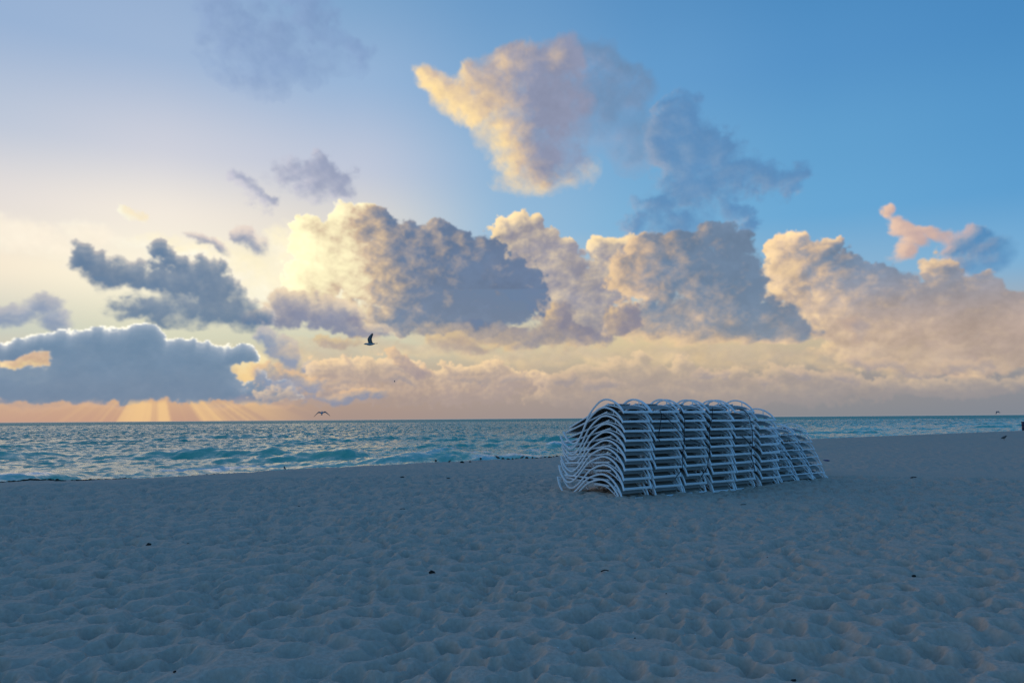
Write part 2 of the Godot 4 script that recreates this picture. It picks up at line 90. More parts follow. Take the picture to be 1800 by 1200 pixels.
	{"dark": [158, 150, 154], "lit": [205, 180, 158], "ldir": [-0.6, 0.7], "soft": 0.7, "op": 0.75, "warp": 0.9, "amp": 0.8, "bil": 0.3, "k": 1.4, "step": 0.35, "tex": 0.16, "rim": 0, "base": -9, "bsoft": 1, "seed": 519, "freq": 1.7, "slope": 1, "haze": 0.3, "rimw": 16, "mid": [179, 163, 155], "puffs": [[6.99, 2.72, 1.74, 0.35, -0], [3.72, 2.94, 1.14, 0.44, -0], [18.67, 2.68, 0.95, 0.33, -15], [21.03, 3.15, 1.3, 0.37, -15], [24.03, 2.86, 1.47, 0.36, -10], [28.64, 2.9, 1.56, 0.31, -8], [26.24, 3.58, 2.13, 0.32, -5], [-3.54, 3, 1.76, 0.35, -0], [-0.02, 3.33, 1.32, 0.31, -0], [-8.77, 3.18, 1.72, 0.3, -10], [-13.43, 2.83, 1.5, 0.34, -0], [-14.66, 2.06, 2.06, 0.34, -0], [31.64, 3.35, 1.92, 0.37, -0], [15.05, 3.1, 1.23, 0.38, -0]]},
	{"dark": [140, 150, 172], "lit": [225, 190, 155], "ldir": [-0.6, 0.7], "soft": 0.6, "op": 0.85, "warp": 0.9, "amp": 0.8, "bil": 0.3, "k": 1.6, "step": 0.35, "tex": 0.16, "rim": 0, "base": -9, "bsoft": 1, "seed": 536.3, "freq": 1.6, "slope": 1, "haze": 0.2, "rimw": 16, "mid": [178, 168, 164], "puffs": [[-17.13, 2.97, 1.61, 0.67, -0], [-15.5, 2.65, 1.23, 0.51, -0], [-18.35, 3.72, 1.19, 0.58, -0], [-13, 1.63, 2.93, 0.38, -0], [-11.32, 2.06, 2.12, 0.3, -0]]},
]

# ---------------------------------------------------------------- sky
const SKY_W := 4096
const SKY_H := 2048
const WIN_AZ := 52.0          # the clouds drawn in full reach this far either side of north, in degrees
const WIN_TOP := 50.0

func lin(c: Array) -> Color:
	return Color(c[0] / 255.0, c[1] / 255.0, c[2] / 255.0).srgb_to_linear()

func clear_sky(az: float, el: float, table: Array) -> Color:
	var i := 0
	while i < SKY_AZ.size() - 2 and az > SKY_AZ[i + 1]: i += 1
	var j := 0
	while j < SKY_EL.size() - 2 and el > SKY_EL[j + 1]: j += 1
	var u := clampf((az - SKY_AZ[i]) / float(SKY_AZ[i + 1] - SKY_AZ[i]), 0.0, 1.0)
	var v := clampf((el - SKY_EL[j]) / float(SKY_EL[j + 1] - SKY_EL[j]), 0.0, 1.0)
	u = lerpf(u, u * u * (3.0 - 2.0 * u), 0.6)
	v = lerpf(v, v * v * (3.0 - 2.0 * v), 0.4)
	var a: Color = table[j][i]
	var b: Color = table[j][i + 1]
	var c: Color = table[j + 1][i]
	var d: Color = table[j + 1][i + 1]
	return a.lerp(b, u).lerp(c.lerp(d, u), v)

func make_sky() -> Image:
	var table := []
	for r in SKY_COLORS:
		var row := []
		for h in r: row.append(lin(h))
		table.append(row)
	# the clear air over the whole dome, smooth, so drawn small and enlarged; column 0 looks along -Z
	var sw := 512
	var sh := 256
	var small := Image.create(sw, sh, false, Image.FORMAT_RGBF)
	for y in sh:
		var el := 90.0 - (y + 0.5) / sh * 180.0
		for x in sw:
			var az := (x + 0.5) / sw * 360.0
			if az > 180.0: az -= 360.0
			small.set_pixel(x, y, clear_sky(az, maxf(el, 0.0), table))
	# turned half round while it is enlarged, so that no seam falls in view
	var turned := Image.create(sw, sh, false, Image.FORMAT_RGBF)
	turned.blit_rect(small, Rect2i(0, 0, sw / 2, sh), Vector2i(sw / 2, 0))
	turned.blit_rect(small, Rect2i(sw / 2, 0, sw / 2, sh), Vector2i(0, 0))
	turned.resize(SKY_W, SKY_H, Image.INTERPOLATE_CUBIC)
	var x0 := int(SKY_W / 2 - WIN_AZ / 360.0 * SKY_W)
	var ww := int(WIN_AZ * 2.0 / 360.0 * SKY_W)
	var y0 := int((90.0 - WIN_TOP) / 180.0 * SKY_H)
	var wh := SKY_H / 2 - y0
	var px := turned.get_region(Rect2i(x0, y0, ww, wh)).get_data().to_float32_array()
	var n1 := FastNoiseLite.new()
	n1.seed = 11; n1.noise_type = FastNoiseLite.TYPE_SIMPLEX_SMOOTH; n1.frequency = 0.22; n1.fractal_octaves = 6; n1.fractal_gain = 0.58
	var n2 := FastNoiseLite.new()
	n2.seed = 29; n2.noise_type = FastNoiseLite.TYPE_CELLULAR; n2.frequency = 1.0; n2.cellular_return_type = FastNoiseLite.RETURN_DISTANCE; n2.fractal_octaves = 3; n2.fractal_gain = 0.5
	var n3 := FastNoiseLite.new()
	n3.seed = 53; n3.noise_type = FastNoiseLite.TYPE_SIMPLEX_SMOOTH; n3.frequency = 0.42; n3.fractal_octaves = 6; n3.fractal_gain = 0.58
	var per := SKY_W / 360.0
	for c in CLOUDS:
		paint_cloud(c, px, ww, wh, x0, y0, per, n1, n2, n3)
	shafts(px, ww, wh, x0, y0, per, n1)
	var win := Image.create_from_data(ww, wh, false, Image.FORMAT_RGBF, px.to_byte_array())
	turned.blit_rect(win, Rect2i(0, 0, ww, wh), Vector2i(x0, y0))
	var out := Image.create(SKY_W, SKY_H, false, Image.FORMAT_RGBF)
	out.blit_rect(turned, Rect2i(0, 0, SKY_W / 2, SKY_H), Vector2i(SKY_W / 2, 0))
	out.blit_rect(turned, Rect2i(SKY_W / 2, 0, SKY_W / 2, SKY_H), Vector2i(0, 0))
	return out

func paint_cloud(c: Dictionary, px: PackedFloat32Array, ww: int, wh: int, x0: int, y0: int, per: float, n1: FastNoiseLite, n2: FastNoiseLite, n3: FastNoiseLite) -> void:
	var pf := PackedFloat32Array()
	var lo := Vector2(999, 999)
	var hi := Vector2(-999, -999)
	for p in c.puffs:
		var t := deg_to_rad(p[4])
		pf.append_array([p[0], p[1], cos(t), sin(t), 1.0 / p[2], 1.0 / p[3]])
		var r: float = maxf(p[2], p[3]) * 1.5 + 0.6
		lo = lo.min(Vector2(p[0] - r, p[1] - r))
		hi = hi.max(Vector2(p[0] + r, p[1] + r))
	var hf := PackedFloat32Array()
	for p in c.get("holes", []): hf.append_array([p[0], p[1], 1.0 / p[2], 1.0 / p[3]])
	var bx0 := clampi(int((lo.x + 180.0) * per) - x0, 0, ww - 1)
	var bx1 := clampi(int((hi.x + 180.0) * per) - x0, 0, ww - 1)
	var by0 := clampi(int((90.0 - hi.y) * per) - y0, 0, wh - 1)
	var by1 := clampi(int((90.0 - lo.y) * per) - y0, 0, wh - 1)
	var bw := bx1 - bx0 + 1
	var bh := by1 - by0 + 1
	var f := PackedFloat32Array()
	f.resize(bw * bh)
	var sd: float = c.seed
	var fq: float = c.freq
	var warp: float = c.warp
	var amp: float = c.amp
	var bil: float = c.bil
	var base: float = c.base
	var bsoft: float = c.bsoft
	var np := pf.size()
	for j in bh:
		var el := 90.0 - (y0 + by0 + j + 0.5) / per
		for i in bw:
			var az := (x0 + bx0 + i + 0.5) / per - 180.0
			var qx := az * fq + sd
			var qy := el * fq * 1.15
			var w1 := n1.get_noise_2d(qx, qy)
			var x := az + w1 * warp
			var y := el + n1.get_noise_2d(qx + 71.0, qy - 33.0) * warp * 0.8
			var best := -2.0
			var k := 0
			while k < np:
				var dx := x - pf[k]
				var dy := y - pf[k + 1]
				var u := (dx * pf[k + 2] + dy * pf[k + 3]) * pf[k + 4]
				var v := (dy * pf[k + 2] - dx * pf[k + 3]) * pf[k + 5]
				var q := 1.0 - u * u - v * v
				var h := maxf(0.22 - absf(q - best), 0.0)
				best = maxf(q, best) + h * h * 1.13
				k += 6
			if best > -1.0:
				best += 0.12 + amp * n3.get_noise_2d(qx * 1.3, qy * 1.3)
				if bil > 0.0:
					best += bil * (-0.55 - n2.get_noise_2d(qx * 1.2 + w1 * 0.8, qy * 1.2)) * 3.0
				for h in range(0, hf.size(), 4):
					var hx := (x - hf[h]) * hf[h + 2]
					var hy := (y - hf[h + 1]) * hf[h + 3]
					best -= 0.95 * exp(-(hx * hx + hy * hy) * 0.9)
				if base > -5.0:
					best -= 1.6 * smoothstep(base, base - bsoft, el + w1 * 0.5)
			f[j * bw + i] = best
	var dark := lin(c.dark)
	var lit := lin(c.lit)
	var low := lin(c.get("dark2", c.dark))
	var has_low: bool = c.has("dark2")
	var rim: float = c.rim
	var rimw: float = c.rimw
	var soft: float = c.soft
	var op: float = c.op
	var kk: float = c.k
	var tex: float = c.tex
	var ld := Vector2(c.ldir[0], c.ldir[1]).normalized()
	var mid := lin(c.mid)
	var haze: float = c.haze
	var slope: float = c.slope
	var d1 := Vector2i(int(round(ld.x * 0.14 * per)), -int(round(ld.y * 0.14 * per)))
	var d2 := Vector2i(int(round(ld.x * 0.6 * per)), -int(round(ld.y * 0.6 * per)))
	var glow := PackedFloat32Array()
	for g in c.get("glow", []): glow.append_array([g[0], g[1], 1.0 / (g[2] * g[2]), g[3]])
	var st: float = c.step
	var off := PackedInt32Array()
	var offx := PackedInt32Array()
	var lens := PackedFloat32Array()
	var reach := 0.12
	for s in 7:
		offx.append(int(round(ld.x * reach * per)))
		off.append(-int(round(ld.y * reach * per)))
		lens.append(st * (0.5 + 0.35 * s))
		reach += st * (0.5 + 0.35 * s)
	for j in bh:
		var el := 90.0 - (y0 + by0 + j + 0.5) / per
		for i in bw:
			var t := f[j * bw + i]
			if t <= -0.9: continue
			var azs := (x0 + bx0 + i + 0.5) / per - 180.0
			var sf := soft * (1.0 + 1.5 * smoothstep(hi.y - 1.0, lo.y + 0.8, el)) * (1.0 + 2.0 * maxf(0.0, n1.get_noise_2d(azs * 1.3 - sd, el * 1.3) + 0.12))
			var a := smoothstep(-0.4 * sf, 0.6 * sf, t) * op
			if a <= 0.0: continue
			var o := 0.0
			for s in 7:
				var ii := i + offx[s]
				var jj := j + off[s]
				if ii >= 0 and jj >= 0 and ii < bw and jj < bh:
					o += clampf(f[jj * bw + ii] * 2.0, 0.0, 1.0) * lens[s]
			var az := (x0 + bx0 + i + 0.5) / per - 180.0
			var l := exp(-kk * o)
			var fine := f[clampi(j - d1.y, 0, bh - 1) * bw + clampi(i - d1.x, 0, bw - 1)] - f[clampi(j + d1.y, 0, bh - 1) * bw + clampi(i + d1.x, 0, bw - 1)]
			var wide := maxf(f[clampi(j - d2.y, 0, bh - 1) * bw + clampi(i - d2.x, 0, bw - 1)], 0.0) - maxf(f[clampi(j + d2.y, 0, bh - 1) * bw + clampi(i + d2.x, 0, bw - 1)], 0.0)
			l = 0.25 + 0.75 * (l - 0.25) + slope * (clampf(fine, -0.5, 0.5) * 0.32 + clampf(wide, -0.8, 0.8) * 0.30)
			var sw := n1.get_noise_2d(az * 1.4 + sd, el * 1.8) * 1.2
			l += tex * n3.get_noise_2d(az * 1.5 * fq - sd + sw, el * 2.2 * fq + sw)
			for gi in range(0, glow.size(), 4):
				var gx := az - glow[gi]
				var gy := el - glow[gi + 1]
				l += glow[gi + 3] * exp(-(gx * gx + gy * gy) * glow[gi + 2])
			l = 0.5 + 0.78 * tanh((l - 0.5) * 1.45)
			var col := dark
			if has_low: col = dark.lerp(low, smoothstep(11.5, 5.0, el))
			col = col.lerp(mid, maxf(l, -0.12) / 0.45) if l < 0.45 else mid.lerp(lit, (l - 0.45) / 0.55)
			var grain := 1.0 + 0.22 * tex * n3.get_noise_2d(az * 3.1 - sd, el * 3.9 + sw) + 0.5 * tex * n1.get_noise_2d(az * 0.9 + sd, el * 1.3 - sd)
			col = Color(col.r * grain, col.g * grain, col.b * grain)
			if rim > 0.0:
				var g := exp(-maxf(t, 0.0) * rimw) * exp(-1.5 * o) * rim
				col = Color(col.r + g, col.g + g * 0.86, col.b + g * 0.58)
			var at := ((by0 + j) * ww + bx0 + i) * 3
			a *= 1.0 - haze * exp(-maxf(el - 0.5, 0.0) * 0.28)
			px[at] = lerpf(px[at], col.r, a)
			px[at + 1] = lerpf(px[at + 1], col.g, a)
			px[at + 2] = lerpf(px[at + 2], col.b, a)

# shafts of sunlit air that fan out below the low bank, from the sun behind it
func shafts(px: PackedFloat32Array, ww: int, wh: int, x0: int, y0: int, per: float, n: FastNoiseLite) -> void:
	for j in range(wh - int(2.2 * per), wh):
		var el := 90.0 - (y0 + j + 0.5) / per
		for i in ww:
			var az := (x0 + i + 0.5) / per - 180.0
			if az < -37.0 or az > -8.0: continue
			var edge := (0.45 + 0.55 * smoothstep(-31.0, -26.5, az)) * smoothstep(-36.0, -32.0, az) * smoothstep(-14.0, -22.0, az)
			var t := (az - SUN_AZ) / (SUN_EL + 0.6 - el)
			var s := n.get_noise_2d(t * 4.6 + 5.0, 2.0) + 0.7 * n.get_noise_2d(t * 15.0, 40.0)
			var w := smoothstep(-0.25, 0.45, s) * exp(-t * t * 0.10) * edge * smoothstep(1.62, 1.2, el + 0.35 * n.get_noise_2d(az * 1.7, 9.0))
			var at := (j * ww + i) * 3
			px[at] = lerpf(px[at], 1.0, w * 0.62)
			px[at + 1] = lerpf(px[at + 1], 0.66, w * 0.62)
			px[at + 2] = lerpf(px[at + 2], 0.29, w * 0.62)

# ---------------------------------------------------------------- helpers
# where each stack begins along the row, and how wide its loungers are, in metres
const STACK_AT = [-0.032, 0.936, 1.885, 2.746, 3.577, 4.499, 5.295, 6.013, 6.690]
const STACK_WIDTH = [0.795, 0.840, 0.709, 0.776, 0.716, 0.696, 0.616, 0.597, 0.547]
const CORDS = [
	[Vector3(3.171, 1.745, -15.983), Vector3(3.210, 1.660, -16.010), Vector3(3.175, 1.465, -15.986), Vector3(3.124, 1.188, -15.951), Vector3(3.149, 1.103, -15.968)],
	[Vector3(3.240, 1.684, -16.030), Vector3(3.393, 1.548, -16.136), Vector3(3.562, 1.399, -16.253), Vector3(3.718, 1.248, -16.360), Vector3(3.775, 1.172, -16.399), Vector3(3.786, 1.085, -16.407)],
	[Vector3(3.695, 1.820, -16.344), Vector3(3.777, 1.620, -16.401), Vector3(3.802, 1.507, -16.418), Vector3(3.779, 1.271, -16.402), Vector3(3.769, 1.023, -16.395), Vector3(3.715, 0.778, -16.358), Vector3(3.706, 0.533, -16.352), Vector3(3.674, 0.461, -16.330), Vector3(3.507, 0.288, -16.215)],
	[Vector3(4.572, 1.822, -16.949), Vector3(4.545, 1.577, -16.930), Vector3(4.491, 1.436, -16.893), Vector3(4.452, 1.257, -16.866), Vector3(4.459, 1.066, -16.871), Vector3(4.451, 0.875, -16.865), Vector3(4.411, 0.686, -16.838), Vector3(4.355, 0.474, -16.800), Vector3(4.274, 0.378, -16.743), Vector3(4.193, 0.282, -16.687)],
	[Vector3(3.937, 1.118, -16.512), Vector3(4.117, 1.050, -16.635), Vector3(4.299, 0.982, -16.761), Vector3(4.436, 0.901, -16.855), Vector3(4.461, 0.747, -16.872)],
	[Vector3(5.275, 1.784, -17.433), Vector3(5.444, 1.771, -17.550), Vector3(5.593, 1.663, -17.653), Vector3(5.670, 1.475, -17.705), Vector3(5.709, 1.232, -17.732), Vector3(5.695, 0.964, -17.723), Vector3(5.646, 0.699, -17.689), Vector3(5.704, 0.496, -17.729), Vector3(5.744, 0.268, -17.757)],
	[Vector3(5.346, 1.173, -17.482), Vector3(5.478, 1.104, -17.573), Vector3(5.575, 0.994, -17.640), Vector3(5.656, 0.885, -17.696)],
]
const BERM = [Vector2(-120.00, -52.00), Vector2(-40.00, -2.00), Vector2(-13.56, 19.81), Vector2(-10.38, 20.99), Vector2(-7.35, 24.08), Vector2(-3.13, 27.17), Vector2(1.86, 31.24), Vector2(22.44, 53.63), Vector2(36.63, 64.11), Vector2(51.54, 75.12), Vector2(120.00, 126.00), Vector2(420.00, 350.00)]
const DEBRIS = [  # place, length, height, turn, what it is
	[Vector3(-4.734, 0.000, -9.810), 0.075, 0.05, 0.3, 0],
	[Vector3(-0.859, 0.000, -7.957), 0.085, 0.045, 0.1, 1],
	[Vector3(0.951, 0.000, -7.946), 0.085, 0.02, 0.35, 2],
	[Vector3(4.007, 0.000, -7.610), 0.06, 0.035, -0.2, 3],
	[Vector3(-1.994, 0.000, -13.515), 0.09, 0.02, 0.2, 2],
	[Vector3(-2.181, 0.000, -4.931), 0.03, 0.02, 0.6, 3],
	[Vector3(-3.057, 0.000, -20.673), 0.14, 0.05, 0, 4],
	[Vector3(-1.742, 0.000, -20.160), 0.12, 0.04, 0.2, 4],
	[Vector3(4.222, 0.000, -13.803), 0.1, 0.015, 0.1, 2],
	[Vector3(10.247, 0.000, -19.190), 0.22, 0.03, 0.6, 2],
	[Vector3(-4.254, 0.000, -9.875), 0.03, 0.012, 0.1, 2],
	[Vector3(1.693, 0.000, -4.671), 0.05, 0.02, 0.4, 3],
	[Vector3(-1.111, 0.000, -26.248), 0.06, 0.04, 0.2, 4],
	[Vector3(2.899, 0.000, -8.662), 0.02, 0.012, 0, 3],
	[Vector3(0.886, 0.000, -5.633), 0.02, 0.012, 0, 3],
	[Vector3(1.401, 0.000, -7.013), 0.018, 0.012, 0, 3],
	[Vector3(-4.069, 0.000, -14.268), 0.06, 0.02, 0.1, 3],
]
const SHORE_BIRDS = [  # place, size, heading, pose
	[Vector3(-2.816, 0.000, -27.298), 0.15, 80, 0],
	[Vector3(-2.269, 0.000, -26.721), 0.12, 150, 1],
	[Vector3(-1.205, 0.000, -27.975), 0.15, 85, 0],
	[Vector3(-0.584, 0.000, -28.834), 0.19, 20, 1],
	[Vector3(0.365, 0.000, -29.297), 0.16, 170, 1],
	[Vector3(-7.187, 0.000, -23.549), 0.13, 75, 2],
]
const GULL_ON_SAND = Vector3(32.508, 0.000, -49.310)
const GULL_NEAR = Vector3(-4.622, 4.062, -24.000)
const GULL_LOW = Vector3(-12.332, 2.059, -48.000)
const GULL_FAR = Vector3(65.364, 2.003, -100.000)
const BIRD_SPECK = Vector3(-25.479, 9.746, -160.000)
const WEED = [Vector3(-0.384, 0.000, -28.613), Vector3(-0.189, 0.000, -28.779), Vector3(-0.014, 0.000, -28.951), Vector3(0.141, 0.000, -29.127), Vector3(0.543, 0.000, -29.272), Vector3(0.770, 0.000, -29.443), Vector3(0.933, 0.000, -29.625), Vector3(1.120, 0.000, -29.807), Vector3(1.287, 0.000, -29.994), Vector3(1.479, 0.000, -30.181), Vector3(1.650, 0.000, -30.373), Vector3(1.800, 0.000, -30.571), Vector3(-1.853, 0.000, -27.174), Vector3(-1.581, 0.000, -27.486)]
const SWELLS = [  # a point on the crest, its half length, its height
	[Vector2(-22.19, 49.93), 5.5, 0.75],
	[Vector2(-17.33, 51.55), 4.5, 0.5],
	[Vector2(-11.09, 46.73), 6.5, 0.85],
	[Vector2(-5.58, 43.99), 5, 0.6],
	[Vector2(-0.71, 43.47), 6, 0.8],
	[Vector2(2.41, 81.69), 9, 0.7],
	[Vector2(-12.73, 92.02), 8, 0.45],
	[Vector2(-44.12, 87.44), 8, 0.5],
	[Vector2(-34.43, 53.72), 3.5, 0.35],
	[Vector2(-38.06, 105.79), 10, 0.45],
	[Vector2(-4.05, 65.33), 6, 0.5],
	[Vector2(-47.79, 80.18), 6, 0.4],
	[Vector2(89.59, 195.77), 8, 0.6],
	[Vector2(121.46, 204.06), 10, 0.6],
	[Vector2(75.50, 141.46), 6, 0.4],
]
const LITTER = Vector3(11.467, 0.000, -27.352)
const BARREL = Vector3(51.689, 0.000, -75.049)

var mats := {}
var used := {}

func numbered(called: String) -> String:
	var n: int = used.get(called, 0)
	used[called] = n + 1
	return called if n == 0 else "%s_%03d" % [called, n]

func thing(called: String, label: String, category: String, at := Vector3.ZERO, group := "") -> Node3D:
	var o := Node3D.new()
	o.name = numbered(called)
	add_child(o)
	o.position = at
	tag(o, label, category, group)
	return o

func tag(o: Node, label: String, category: String, group := "") -> void:
	o.set_meta("label", label)
	o.set_meta("category", category)
	if group != "": o.set_meta("group", group)

func part(called: String, mesh: Mesh, mat: Material, parent: Node) -> MeshInstance3D:
	var m := MeshInstance3D.new()
	m.name = called
	m.mesh = mesh
	m.material_override = mat
	parent.add_child(m, true)
	return m

func struct(called: String, mesh: Mesh, mat: Material) -> MeshInstance3D:
	var m := part(called, mesh, mat, self)
	m.set_meta("kind", "structure")
	return m

func srgb(r: float, g: float, b: float) -> Color:
	return Color(r, g, b).linear_to_srgb()

func plain(c: Color, rough: float, vertex := false) -> StandardMaterial3D:
	var m := StandardMaterial3D.new()
	m.albedo_color = c
	m.roughness = rough
	m.vertex_color_use_as_albedo = vertex
	return m

func noise_image(seed_: int, freq: float, oct: int, size: int) -> Image:
	var n := FastNoiseLite.new()
	n.seed = seed_; n.noise_type = FastNoiseLite.TYPE_SIMPLEX_SMOOTH; n.frequency = freq; n.fractal_octaves = oct
	return n.get_seamless_image(size, size, false, false, 0.12)

func tinted(seed_: int, freq: float, oct: int, size: int, lo: Color, hi: Color) -> ImageTexture:
	var im := noise_image(seed_, freq, oct, size)
	im.convert(Image.FORMAT_RGB8)
	var d := im.get_data()
	for i in range(0, d.size(), 3):
		var t := d[i] / 255.0
		var c := lo.lerp(hi, t)
		d[i] = int(c.r * 255.0); d[i + 1] = int(c.g * 255.0); d[i + 2] = int(c.b * 255.0)
	var out := Image.create_from_data(size, size, false, Image.FORMAT_RGB8, d)
	return ImageTexture.create_from_image(out)

func normals_of(im: Image, scale: float) -> ImageTexture:
	var b := im.duplicate() as Image
	b.convert(Image.FORMAT_RGBA8)
	b.bump_map_to_normal_map(scale)
	return ImageTexture.create_from_image(b)

# a grid of points as one smooth mesh; points run row by row
func grid_mesh(v: PackedVector3Array, rows: int, cols: int, colors := PackedColorArray()) -> ArrayMesh:
	var nrm := PackedVector3Array()
	nrm.resize(v.size())
	for j in rows:
		var ja := maxi(j - 1, 0) * cols
		var jb := mini(j + 1, rows - 1) * cols
		for i in cols:
			var e := v[j * cols + mini(i + 1, cols - 1)] - v[j * cols + maxi(i - 1, 0)]
			var g := v[jb + i] - v[ja + i]
			var n := e.cross(g).normalized()
			nrm[j * cols + i] = n if n.y >= 0.0 else -n
	var idx := PackedInt32Array()
	idx.resize((rows - 1) * (cols - 1) * 6)
	var k := 0
	for j in rows - 1:
		for i in cols - 1:
			var a := j * cols + i
			idx[k] = a; idx[k + 1] = a + cols; idx[k + 2] = a + 1
			idx[k + 3] = a + 1; idx[k + 4] = a + cols; idx[k + 5] = a + cols + 1
			k += 6
	var arr := []
	arr.resize(Mesh.ARRAY_MAX)
	arr[Mesh.ARRAY_VERTEX] = v
	arr[Mesh.ARRAY_NORMAL] = nrm
	arr[Mesh.ARRAY_INDEX] = idx
	if colors.size() > 0: arr[Mesh.ARRAY_COLOR] = colors
	var m := ArrayMesh.new()
	m.add_surface_from_arrays(Mesh.PRIMITIVE_TRIANGLES, arr)
	return m

# a bar of chamfered rectangular section swept along points; side is the direction of its width
func bar(pts: PackedVector3Array, side: Vector3, wide: float, tall: float, chamfer := 0.3) -> ArrayMesh:
	var n := pts.size()
	var ring := PackedVector2Array()
	var a := wide * 0.5
	var b := tall * 0.5
	var c := minf(a, b) * chamfer
	for q in [[a, b - c], [a - c, b], [-a + c, b], [-a, b - c], [-a, -b + c], [-a + c, -b], [a - c, -b], [a, -b + c]]:
		ring.append(Vector2(q[0], q[1]))
	var st := SurfaceTool.new()
	st.begin(Mesh.PRIMITIVE_TRIANGLES)
	var rows := []
	for i in n:
		var t := (pts[mini(i + 1, n - 1)] - pts[maxi(i - 1, 0)]).normalized()
		var s := (side - t * side.dot(t)).normalized()
		var u := s.cross(t).normalized()
		var row := PackedVector3Array()
		for q in ring: row.append(pts[i] + s * q.x + u * q.y)
		rows.append(row)
	for i in n - 1:
		for k in 8:
			var k2 := (k + 1) % 8
			st.set_smooth_group(k + 1)
			for p in [rows[i][k], rows[i + 1][k], rows[i][k2], rows[i][k2], rows[i + 1][k], rows[i + 1][k2]]: st.add_vertex(p)
	st.set_smooth_group(20)
	for e in [0, n - 1]:
		for k in range(1, 7):
			for p in [rows[e][0], rows[e][k], rows[e][k + 1]]: st.add_vertex(p)
	st.index()
	st.generate_normals()
	return st.commit()

# a round tube along points, radius may change
func tube(pts: PackedVector3Array, radii: PackedFloat32Array, sides := 8) -> ArrayMesh:
	var st := SurfaceTool.new()
	st.begin(Mesh.PRIMITIVE_TRIANGLES)
	add_tube(st, pts, radii, sides)
	st.index()
	st.generate_normals()
	return st.commit()

func add_tube(st: SurfaceTool, pts: PackedVector3Array, radii: PackedFloat32Array, sides := 8, color := Color.WHITE, flat := 1.0) -> void:
	var n := pts.size()
	var rows := []
	var last := Vector3(0.31, 0.9, 0.2).normalized()
	for i in n:
		var t := (pts[mini(i + 1, n - 1)] - pts[maxi(i - 1, 0)]).normalized()
		if i == 0 and absf(t.dot(Vector3.UP)) < 0.95: last = Vector3.UP
		last = (last - t * last.dot(t)).normalized()
		var s := last.cross(t).normalized()
		var row := PackedVector3Array()
		var r: float = radii[mini(i, radii.size() - 1)]
		for k in sides:
			var a := TAU * k / sides
			row.append(pts[i] + (s * cos(a) + last * (sin(a) * flat)) * r)
		rows.append(row)
	st.set_color(color)
	st.set_smooth_group(1)
	for i in n - 1:
		for k in sides:
			var k2 := (k + 1) % sides
			for p in [rows[i][k], rows[i][k2], rows[i + 1][k], rows[i][k2], rows[i + 1][k2], rows[i + 1][k]]: st.add_vertex(p)
	for e in [0, n - 1]:
		for k in sides:
			var tri := [pts[e], rows[e][(k + 1) % sides], rows[e][k]]
			if e > 0: tri = [pts[e], rows[e][k], rows[e][(k + 1) % sides]]
			for p in tri: st.add_vertex(p)

func smooth_path(ctrl: Array, steps: int) -> PackedVector3Array:
	var out := PackedVector3Array()
	var n := ctrl.size()
	for i in n - 1:
		var p0: Vector3 = ctrl[maxi(i - 1, 0)]
		var p1: Vector3 = ctrl[i]
		var p2: Vector3 = ctrl[i + 1]
		var p3: Vector3 = ctrl[mini(i + 2, n - 1)]
		for k in steps:
			out.append(p1.cubic_interpolate(p2, p0, p3, k / float(steps)))
	out.append(ctrl[n - 1])
	return out

# ---------------------------------------------------------------- ground and sea
var tread := PackedFloat32Array()      # trampled relief of the near sand
const TREAD_X := -17.0
const TREAD_D := 3.2
const TREAD_STEP := 0.02
const TREAD_W := 1700
const TREAD_H := 980
const SEA_LEVEL := -0.95
var ground_noise := FastNoiseLite.new()
var small_noise := FastNoiseLite.new()

func shore(x: float) -> float:
	var i := 0
	while i < BERM.size() - 2 and x > BERM[i + 1].x: i += 1
	var a: Vector2 = BERM[i]
	var b: Vector2 = BERM[i + 1]
	return a.y + (b.y - a.y) * (x - a.x) / (b.x - a.x)

var rough := PackedFloat32Array()
func rough_at(at: int) -> float:
	return rough[at]

func trample() -> void:
	tread.resize(TREAD_W * TREAD_H)
	var rng := RandomNumberGenerator.new()
	rng.seed = 4711
	for j in TREAD_H:
		for i in TREAD_W:
			tread[j * TREAD_W + i] = small_noise.get_noise_2d(TREAD_X + i * TREAD_STEP, TREAD_D + j * TREAD_STEP) * 0.022
	rough = tread.duplicate()
	for k in 15000:
		var r := sqrt(rng.randf_range(3.3 * 3.3, 22.0 * 22.0))
		var az := deg_to_rad(rng.randf_range(-43.0, 43.0))
		var cx := sin(az) * r
		var cd := cos(az) * r
		var turn := rng.randf_range(-0.9, 0.9) + (PI / 2.0 if rng.randf() < 0.5 else 0.0)
		var la := rng.randf_range(0.075, 0.165)
		var lb := la * rng.randf_range(0.5, 0.85)
		var deep := rng.randf_range(0.05, 0.14) * (la / 0.15)
		var push := rng.randf_range(-0.5, 0.5)
		var ct := cos(turn)
		var sn := sin(turn)
		var reach := la
		var i0 := maxi(int((cx - reach - TREAD_X) / TREAD_STEP), 0)
		var i1 := mini(int((cx + reach - TREAD_X) / TREAD_STEP), TREAD_W - 1)
		var j0 := maxi(int((cd - reach - TREAD_D) / TREAD_STEP), 0)
		var j1 := mini(int((cd + reach - TREAD_D) / TREAD_STEP), TREAD_H - 1)
		for j in range(j0, j1 + 1):
			var dy := TREAD_D + j * TREAD_STEP - cd
			for i in range(i0, i1 + 1):
				var dx := TREAD_X + i * TREAD_STEP - cx
				var u := (dx * ct + dy * sn) / la
				var v := (dy * ct - dx * sn) / lb
				var q := u * u + v * v
				if q > 1.0: continue
				var at := j * TREAD_W + i
				tread[at] = minf(tread[at], -deep * (1.0 - q) * (1.0 + 0.5 * push * u) + 0.12 * rough_at(at))

